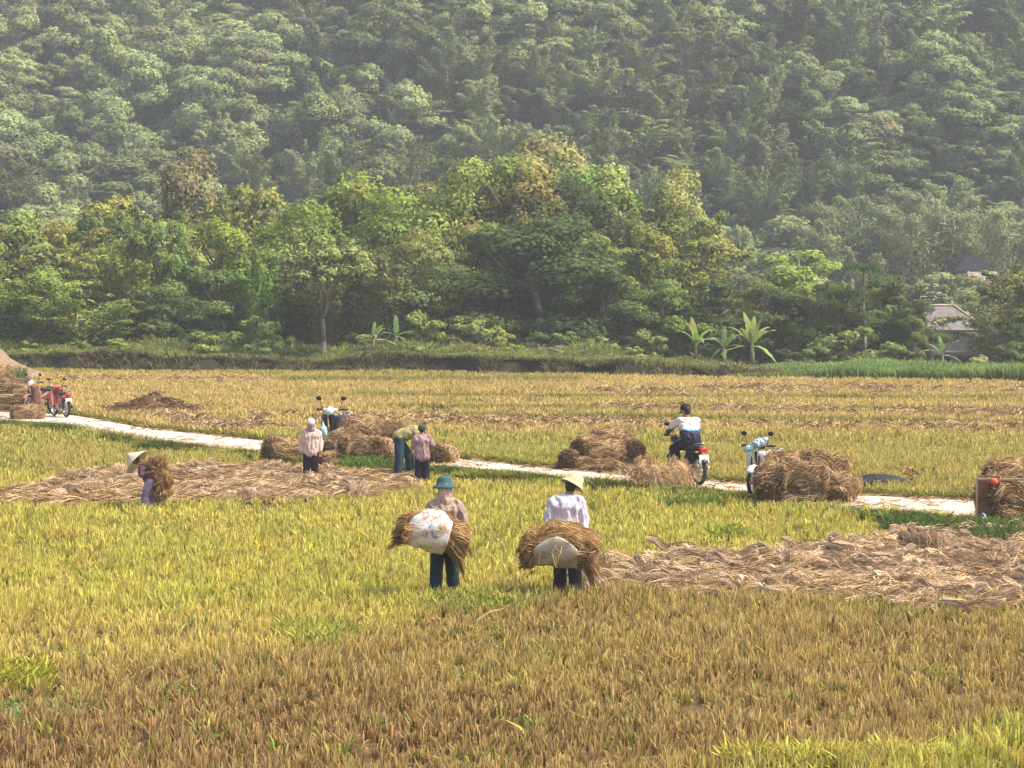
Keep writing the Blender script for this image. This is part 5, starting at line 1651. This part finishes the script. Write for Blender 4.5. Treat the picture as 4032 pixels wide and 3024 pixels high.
# drooping round shrub (pale mound of creeper) at the right
SHR = [
    (3350, 1270, 134.5, 1.5, 1.35, 'mid', 'wide creeper covered mound shrub before the slim palm'), (3240, 1350, 133.5, 1.1, 1.2, 'mid', 'left shoulder of creeper mound as a low spreading shrub'),
    (3480, 1340, 133.5, 1.2, 1.3, 'mid', 'right low shrub of creeper reaching toward the bananas'), (2500, 1350, 132, .7, .9, 'fresh', 'small upright round shrub standing alone on the bank edge'),
    (3860, 1385, 138, .8, 1, 'yellow', 'yellowish shrub at the foot of the stilt house'), (3830, 1400, 133, .5, 1, 'gold', 'small golden shrub at the house corner above the crop'),
    (110, 1330, 136, 1, 1.2, 'olive', 'olive shrub right above the tan soil heap'), (300, 1330, 136.5, .9, 1.2, 'mid', 'green shrub on the bank right of the soil heap'),
    (470, 1325, 136, .9, 1.3, 'olive', 'olive shrub on the raised hump of the bank'), (800, 1290, 137, 1.1, 1.2, 'fresh', 'fresh green shrub right of the dark hollow'),
    (980, 1230, 138, 1.3, 1.2, 'bright', 'bright tall shrub on the bank left of the slender tree'), (1020, 1330, 135, .9, 1.2, 'fresh', 'low fresh shrub nearest the bank edge left of slender tree'),
    (1130, 1310, 137, .9, 1.1, 'mid', 'mid green shrub left beside the slender tree trunk'), (1380, 1300, 138, .9, 1.1, 'dark', 'dark shrub behind the left banana plant'),
    (1680, 1220, 138.5, 1.2, 1.2, 'mid', 'round green shrub right of the left bananas'), (1830, 1230, 138.5, 1.2, 1.2, 'mid', 'green shrub between left bananas and large dark tree'),
    (1960, 1270, 138, 1.1, 1.2, 'olive', 'olive shrub at the left foot of the large dark tree'), (2090, 1300, 137.5, .9, 1.3, 'dark', 'dark shrub under the large dark tree'),
    (2230, 1290, 138, 1, 1.2, 'mid', 'green shrub in the middle foot of the large dark tree'), (2380, 1310, 137, .9, 1.2, 'olive', 'olive shrub near the small upright round shrub'),
    (2560, 1290, 138, 1.1, 1.2, 'mid', 'green shrub left of the right banana plants'), (1900, 1360, 134.5, .6, 1.2, 'olive', 'low dry shrub on the bank edge in the middle'),
    (1620, 1350, 135, .7, 1.1, 'fresh', 'low fresh shrub on the bank right of the bananas'), (2200, 1365, 134.5, .5, 1.1, 'brown', 'low reddish brown shrub on the bank edge'),
    (3100, 1360, 135, .9, 1.2, 'dark', 'dark shrub right of the tallest banana plant'), (3580, 1360, 134, .9, 1.2, 'dark', 'dark shrub behind the low banana leaves'),
    (4000, 1340, 134, 1.0, 1.3, 'dark', 'dark shrub above the green crop near the right edge'), (2020, 1340, 136, .7, 1, 'bright', 'small bright shrub under the belt middle'),
    (610, 1240, 139.5, 1.1, 1.4, 'dark', 'dark shrub inside the hollow'), (220, 1210, 139, 1.2, 1.3, 'olive', 'tall olive shrub under the fresh green bamboo'),
]
for i, (px, py, d, s, w, cn, lab) in enumerate(SHR):
    t_ = P(px, py, d); z0 = float(bank_z(t_.x, d)) if px < 3300 else -.1
    h = max(t_.z - z0, .6)
    g_ = random.Random(i + 90); c = tuple(v * g_.uniform(1.1, 1.4) for v in GREENS[cn])
    tree('shrub', i, (t_.x, d, z0 - .1), h, w * max(1.0, (1.6 / h)) ** .5 * (1.05), c, 'shrub', lab, 'shrub', 'shrubs along the bank', g_.uniform(0, 6), ('stem', 'foliage'))


# ---------------------------------------------------------------- houses
def stilt_house():
    d = 185; m = F / d
    zf = lambda py: CH - (py - H0) / m
    p = P(3740, 1250, d); z0 = float(ground_z(p.x, d))
    o = thing('stilt_house', (p.x, d, z0), 'stilt house with grey brown hip roof and pale walls among the trees', 'house', R(-6))
    zr, ze, zw = zf(1205) - z0, zf(1296) - z0, zf(1340) - z0
    roofm = mat_ramp('old_tiles', [(.3, (.15, .13, .12)), (.7, (.26, .23, .21))], 3, 6); wallm = mat_plain('pale_plank', (.40, .34, .32), .8, var=.15, scale=3)
    trim = mat_plain('pale_ridge', (.5, .40, .32), .8)
    xr, xl, yd = 2.25, -3.2, 2.6
    bm = bmesh.new()
    # hip roof with a gablet, thick
    A = [(xl, -yd, ze), (xr, -yd, ze), (xr, yd, ze), (xl, yd, ze)]; B = [(-2.3, 0, zr), (.25, 0, zr)]
    vs = [bm.verts.new(v) for v in A + B]
    for f in ((0, 1, 5, 4), (2, 3, 4, 5), (1, 2, 5), (3, 0, 4)): bm.faces.new([vs[k] for k in f])
    r_ = obj('roof', bm, roofm, o, False); sm = r_.modifiers.new('t', 'SOLIDIFY'); sm.thickness = .12
    bm = bmesh.new(); bm_tube(bm, [(-2.3, 0, zr + .06), (.25, 0, zr + .06), (xr, -yd, ze + .03)], .06); bm_tube(bm, [(.25, 0, zr + .06), (.1, 0, zr + .3)], .05)
    obj('ridge', bm, trim, r_)
    bm = bmesh.new(); bm_box(bm, (-.6, 0, (ze + zw - .9) / 2), (4.6, 4.2, ze - zw + .9)); obj('wall', bm, wallm, o, False)
    for x in (.3, -1.4):
        bm = bmesh.new(); bm_box(bm, (x, -2.12, zw + .28), (.42, .06, .6), None, .01); w_ = obj('window', bm, M['black'], o, False)
        bm = bmesh.new()
        for q in (-.24, .24): bm_box(bm, (x + q, -2.14, zw + .28), (.05, .08, .68))
        bm_box(bm, (x, -2.14, zw + .62), (.52, .08, .05)); obj('window_frame', bm, trim, w_, False)
    for x in (-2.7, -1.2, .3, 1.55):
        for y in (-1.9, 1.9):
            bm = bmesh.new(); bm_box(bm, (x, y, (zw - .9) / 2), (.22, .22, zw - .85), None, .02); obj('post', bm, mat_plain('pale_post', (.5, .42, .33), .8), o, False)
    bm = bmesh.new(); bm_box(bm, (.4, -2.9, zw - .65), (2.4, 1.2, .08)); obj('porch_floor', bm, wallm, o, False)


stilt_house()


def far_house():
    d = 232; p = P(3835, 1110, d); z0 = float(ground_z(p.x, d)); ph = P(3835, 1112, d).z - z0
    o = thing('farmhouse', (p.x, d, z0), 'far house with dark steep gable above a pale lean to roof', 'house', R(10))
    dark = mat_plain('dark_thatch', (.05, .045, .05), .9); pale = mat_plain('pale_sheet', (.30, .24, .21), .6)
    m = F / d; bm = bmesh.new(); hb = P(0, 1066, d).z - z0; ht = P(0, 1010, d).z - z0
    vs = [bm.verts.new(v) for v in ((-1.0, -2, hb), (1.0, -2, hb), (0, -2, ht), (-1.0, 2, hb), (1.0, 2, hb), (0, 2, ht))]
    for f in ((0, 1, 2), (5, 4, 3), (0, 2, 5, 3), (1, 4, 5, 2), (0, 3, 4, 1)): bm.faces.new([vs[k] for k in f])
    obj('roof', bm, dark, o, False)
    bm = bmesh.new(); hw = P(0, 1112, d).z - z0
    vs = [bm.verts.new(v) for v in ((-1.5, -3.4, hw), (1.2, -3.4, hw), (1.2, -1.9, hb - .05), (-1.2, -1.9, hb - .05))]
    bm.faces.new(vs); q = obj('lean_to_roof', bm, pale, o, False); q.modifiers.new('t', 'SOLIDIFY').thickness = .1
    bm = bmesh.new(); bm_box(bm, (0, 0, (hb - .1) / 2 - .2), (1.9, 3.8, hb + .2)); obj('wall', bm, mat_plain('dull_wall', (.14, .12, .11), .9), o, False)
    bm = bmesh.new(); bm_box(bm, (.3, -1.93, hb - 2.2), (.8, .06, 1.9)); obj('door', bm, dark, o, False)


far_house()


def shed():
    d = 205; p = P(3650, 1160, d); z0 = float(ground_z(p.x, d)); hb = P(0, 1165, d).z - z0
    o = thing('shed', (p.x, d, z0), 'small shed with pale low roof peeking over dark trees', 'shed')
    pale = mat_plain('shed_roof', (.28, .24, .23), .6); bm = bmesh.new()
    vs = [bm.verts.new(v) for v in ((-1, -1.5, hb - .25), (1, -1.5, hb - .25), (1, 0, hb + .25), (-1, 0, hb + .25), (-1, 1.5, hb - .25), (1, 1.5, hb - .25))]
    bm.faces.new(vs[:4]); bm.faces.new((vs[3], vs[2], vs[5], vs[4])); q = obj('roof', bm, pale, o, False); q.modifiers.new('t', 'SOLIDIFY').thickness = .08
    bm = bmesh.new(); bm_box(bm, (0, 0, hb / 2 - .3), (1.7, 2.5, hb)); obj('wall', bm, mat_plain('shed_wall', (.3, .27, .25), .9), o, False)
    bm = bmesh.new(); bm_box(bm, (0, -1.27, hb * .35), (.7, .05, hb * .5)); obj('door', bm, M['black'], o, False)


shed()


# ---------------------------------------------------------------- the wooded hill
def build_hill():
    g = np.random.default_rng(77)
    pts = []
    # jittered grid in ground space
    d = 178.0
    while d < 640:
        step = 4.1 + (d - 178) * .0042
        w = 2016 / F * d * 1.16 + 4
        xs = np.arange(-w, w, step)
        xs = xs + g.uniform(-.45, .45, len(xs)) * step; ys = d + g.uniform(-.5, .5, len(xs)) * step
        pts.append(np.stack([xs, ys], 1)); d += step * .92
    bx = g.uniform(-1, 1, 5200); by = 225 + 330 * g.uniform(0, 1, 5200) ** 1.2
    n_tree = sum(len(p) for p in pts)
    pts.append(np.stack([bx * (2016 / F * by * 1.12 + 3), by], 1))
    pts = np.concatenate(pts)
    x, y = pts.T
    small = np.arange(len(x)) >= n_tree
    z = ground_z(x, y)
    # keep what the camera could see (top of frame with margin), drop the clearings near the houses
    px, py = to_px(x, y, z)
    keep = (py > -260) & ~((y < 236) & (px > 3560) & (px < 4000) & ((y > 222) | (y < 188)) & (np.abs(x - (3835 - 2016) / F * y) < 3))
    keep &= (g.uniform(0, 1, len(x)) > .04) & ~((y < 200) & (px < 2700) & (g.uniform(0, 1, len(x)) < .5))
    x, y, z, px, py, small = x[keep], y[keep], z[keep], px[keep], py[keep], small[keep]
    n = len(x)
    sp = fbm(x, y, 40, 12, 3); kind = (sp + g.normal(0, .09, n) > .52)      # bamboo groves
    h = np.where(kind, 6 + 7.5 * g.uniform(0, 1, n) ** 1.6, 4.2 + 8.5 * g.uniform(0, 1, n) ** 1.8) * (.8 + .4 * fbm(x, y, 18, 88, 2)) * np.interp(y, [178, 230, 300], [.58, .72, .86])
    h = np.where(small, g.uniform(2.2, 4.5, n), h)
    rot = g.uniform(0, 2 * PI, n)
    tone = fbm(x, y, 30, 7, 3); t2 = g.uniform(0, 1, n)
    base = np.array([.14, .19, .09]) * (1 - tone)[:, None] * 1.2 + np.array([.22, .25, .11]) * tone[:, None] * 1.2
    base = base * g.uniform(.72, 1.5, (n, 1)) * [1.08, 1.04, .92]
    base = np.where((t2 < .05)[:, None], np.array([.27, .26, .13]), base)
    base = np.where((t2 > .86)[:, None], base * .5, base)
    # largest in the picture first: nearer and standing clear of their neighbours
    vis = h / y * (1 + .25 * g.normal(0, 1, n)) * ((np.abs(px - 2016) < 2050) & (py > 20) & (py < 1100) & (y > 225))
    order = np.argsort(-vis)[:170]
    single = np.zeros(n, bool); single[order] = True
    labels = {True: ('feathery bamboo clump on the lower slope of the wooded hill', 'bamboo', 'bamboo_clump', 'bamboo clumps on the lower hillside'),
              False: ('round crowned tree on the lower slope of the wooded hill', 'tree', 'hillside_tree', 'round crowned trees on the lower hillside')}
    for i in order:
        kd = bool(kind[i]); lab, cat, nm, gr = labels[kd]
        tree('hbamboo' if kd else 'hbroad', int(g.integers(0, 4)), (x[i], y[i], z[i] - .2), h[i], 1.2, tuple(base[i]), nm, lab, cat, gr, rot[i])
    # the rest as one mass: points that carry a crown each, of the same eight crown shapes
    idx = np.where(~single)[0]; m = len(idx)
    kv = g.integers(0, 4, m) + np.where(kind[idx], 4, 0)
    me = bpy.data.meshes.new('hillside_forest'); me.vertices.add(m)
    me.vertices.foreach_set('co', np.stack([x[idx], y[idx], z[idx] - .2], 1).astype(np.float32).ravel())
    s0 = h[idx] / np.where(kind[idx], 10, 8); ws = s0 * g.uniform(.85, 1.9, m) * np.minimum(10 / h[idx], 2.2) ** .45
    def at(nm, tp, key, arr, dt=np.float32):
        q = me.attributes.new(nm, tp, 'POINT'); q.data.foreach_set(key, np.ascontiguousarray(arr, dtype=dt).ravel())
    at('crown_turn', 'FLOAT_VECTOR', 'vector', np.stack([0 * ws, 0 * ws, rot[idx]], 1))
    at('crown_size', 'FLOAT_VECTOR', 'vector', np.stack([ws, ws, s0], 1))
    at('crown_kind', 'INT', 'value', kv, np.int32)
    at('tint', 'FLOAT_VECTOR', 'vector', base[idx])
    o = link_mesh('hillside_forest', me, M['hill_leaf'])
    tag(o, 'dense hazy green forest covering the hillside', 'forest', kind='stuff')
    ng = bpy.data.node_groups.new('forest', 'GeometryNodeTree'); ng.is_modifier = True
    ng.interface.new_socket('Geometry', in_out='INPUT', socket_type='NodeSocketGeometry'); ng.interface.new_socket('Geometry', in_out='OUTPUT', socket_type='NodeSocketGeometry')
    N, L = ng.nodes, ng.links
    gi, go = N.new('NodeGroupInput'), N.new('NodeGroupOutput')
    ip = N.new('GeometryNodeInstanceOnPoints'); gti = None; jn = N.new('GeometryNodeJoinGeometry')
    srcs = []
    for fam in ('hbroad', 'hbamboo'):
        for k in range(4):
            cm = PROTO[fam][k][1]
            srcs.append(next(ob for ob in bpy.data.objects if ob.type == 'MESH' and ob.data == cm))
    for ob in reversed(srcs):
        oi = N.new('GeometryNodeObjectInfo'); oi.inputs['Object'].default_value = ob; oi.transform_space = 'ORIGINAL'
        sm = N.new('GeometryNodeSetMaterial'); sm.inputs['Material'].default_value = M['hill_leaf']
        g2 = N.new('GeometryNodeGeometryToInstance')
        L.new(oi.outputs['Geometry'], sm.inputs['Geometry']); L.new(sm.outputs['Geometry'], g2.inputs[0]); L.new(g2.outputs[0], jn.inputs[0])
    def named(nm, tp):
        q = N.new('GeometryNodeInputNamedAttribute'); q.data_type = tp; q.inputs['Name'].default_value = nm
        return next(x_ for x_ in q.outputs if x_.enabled and x_.name == 'Attribute')
    L.new(gi.outputs[0], ip.inputs['Points']); L.new(jn.outputs[0], ip.inputs['Instance']); ip.inputs['Pick Instance'].default_value = True
    L.new(named('crown_kind', 'INT'), ip.inputs['Instance Index']); L.new(named('crown_turn', 'FLOAT_VECTOR'), ip.inputs['Rotation']); L.new(named('crown_size', 'FLOAT_VECTOR'), ip.inputs['Scale'])
    L.new(ip.outputs[0], go.inputs[0])
    md = o.modifiers.new('forest', 'NODES'); md.node_group = ng
    print('hill trees', n)


build_hill()


# ---------------------------------------------------------------- haze
def haze():
    bm = bmesh.new(); bm_box(bm, (0, 430, 70), (1240, 900, 149))
    m, nt, N, L = new_mat('haze_air'); out = N.new('ShaderNodeOutputMaterial'); v = N.new('ShaderNodeVolumePrincipled')
    v.inputs['Color'].default_value = (.82, .87, .95, 1); v.inputs['Density'].default_value = HAZE; v.inputs['Anisotropy'].default_value = .2
    L.new(v.outputs[0], out.inputs['Volume'])
    o = obj('haze', bm, m, None, False); tag(o, 'thin bluish haze lying over the valley', 'haze', kind='stuff')


HAZE = .00056
haze()

# ---------------------------------------------------------------- light, sky, camera
sc = bpy.context.scene
SUN_EL, SUN_AZ = R(56), R(98)      # azimuth clockwise from +Y (away from the camera) towards +X
w = bpy.data.worlds.new('World'); sc.world = w; w.use_nodes = True
nt = w.node_tree; nt.nodes.clear()
wo = nt.nodes.new('ShaderNodeOutputWorld'); bg = nt.nodes.new('ShaderNodeBackground'); sky = nt.nodes.new('ShaderNodeTexSky')
sky.sky_type = 'NISHITA'; sky.sun_disc = False; sky.sun_elevation = SUN_EL; sky.sun_rotation = SUN_AZ
sky.air_density = 1.0; sky.dust_density = 4.0; sky.ozone_density = 1.0
bg.inputs['Strength'].default_value = .15
nt.links.new(sky.outputs[0], bg.inputs[0]); nt.links.new(bg.outputs[0], wo.inputs[0])
sl = bpy.data.lights.new('sun', 'SUN'); sl.energy = 3.5; sl.angle = R(5); sl.color = (1, .91, .76)
so = bpy.data.objects.new('sun', sl); C.objects.link(so)
sd_ = Vector((math.sin(SUN_AZ) * math.cos(SUN_EL), math.cos(SUN_AZ) * math.cos(SUN_EL), math.sin(SUN_EL)))
so.rotation_euler = sd_.to_track_quat('Z', 'Y').to_euler(); so.location = (0, 0, 60)

cam = bpy.data.cameras.new('camera'); co = bpy.data.objects.new('camera', cam); C.objects.link(co)
co.location = (0, 0, CH); co.rotation_euler = (R(90), 0, 0)
cam.sensor_width = 36; cam.lens = 36 * F / 4032; cam.shift_y = -(1512 - H0) / 4032
cam.clip_start = .5; cam.clip_end = 3000
sc.camera = co
sc.view_settings.view_transform = 'Standard'; sc.view_settings.look = 'None'; sc.view_settings.gamma = 1; sc.view_settings.exposure = 0.8
sc.render.engine = 'CYCLES'
sc.cycles.max_bounces = 5; sc.cycles.diffuse_bounces = 3; sc.cycles.transmission_bounces = 4; sc.cycles.volume_bounces = 1
sc.cycles.use_denoising = True
sc.render.film_transparent = False
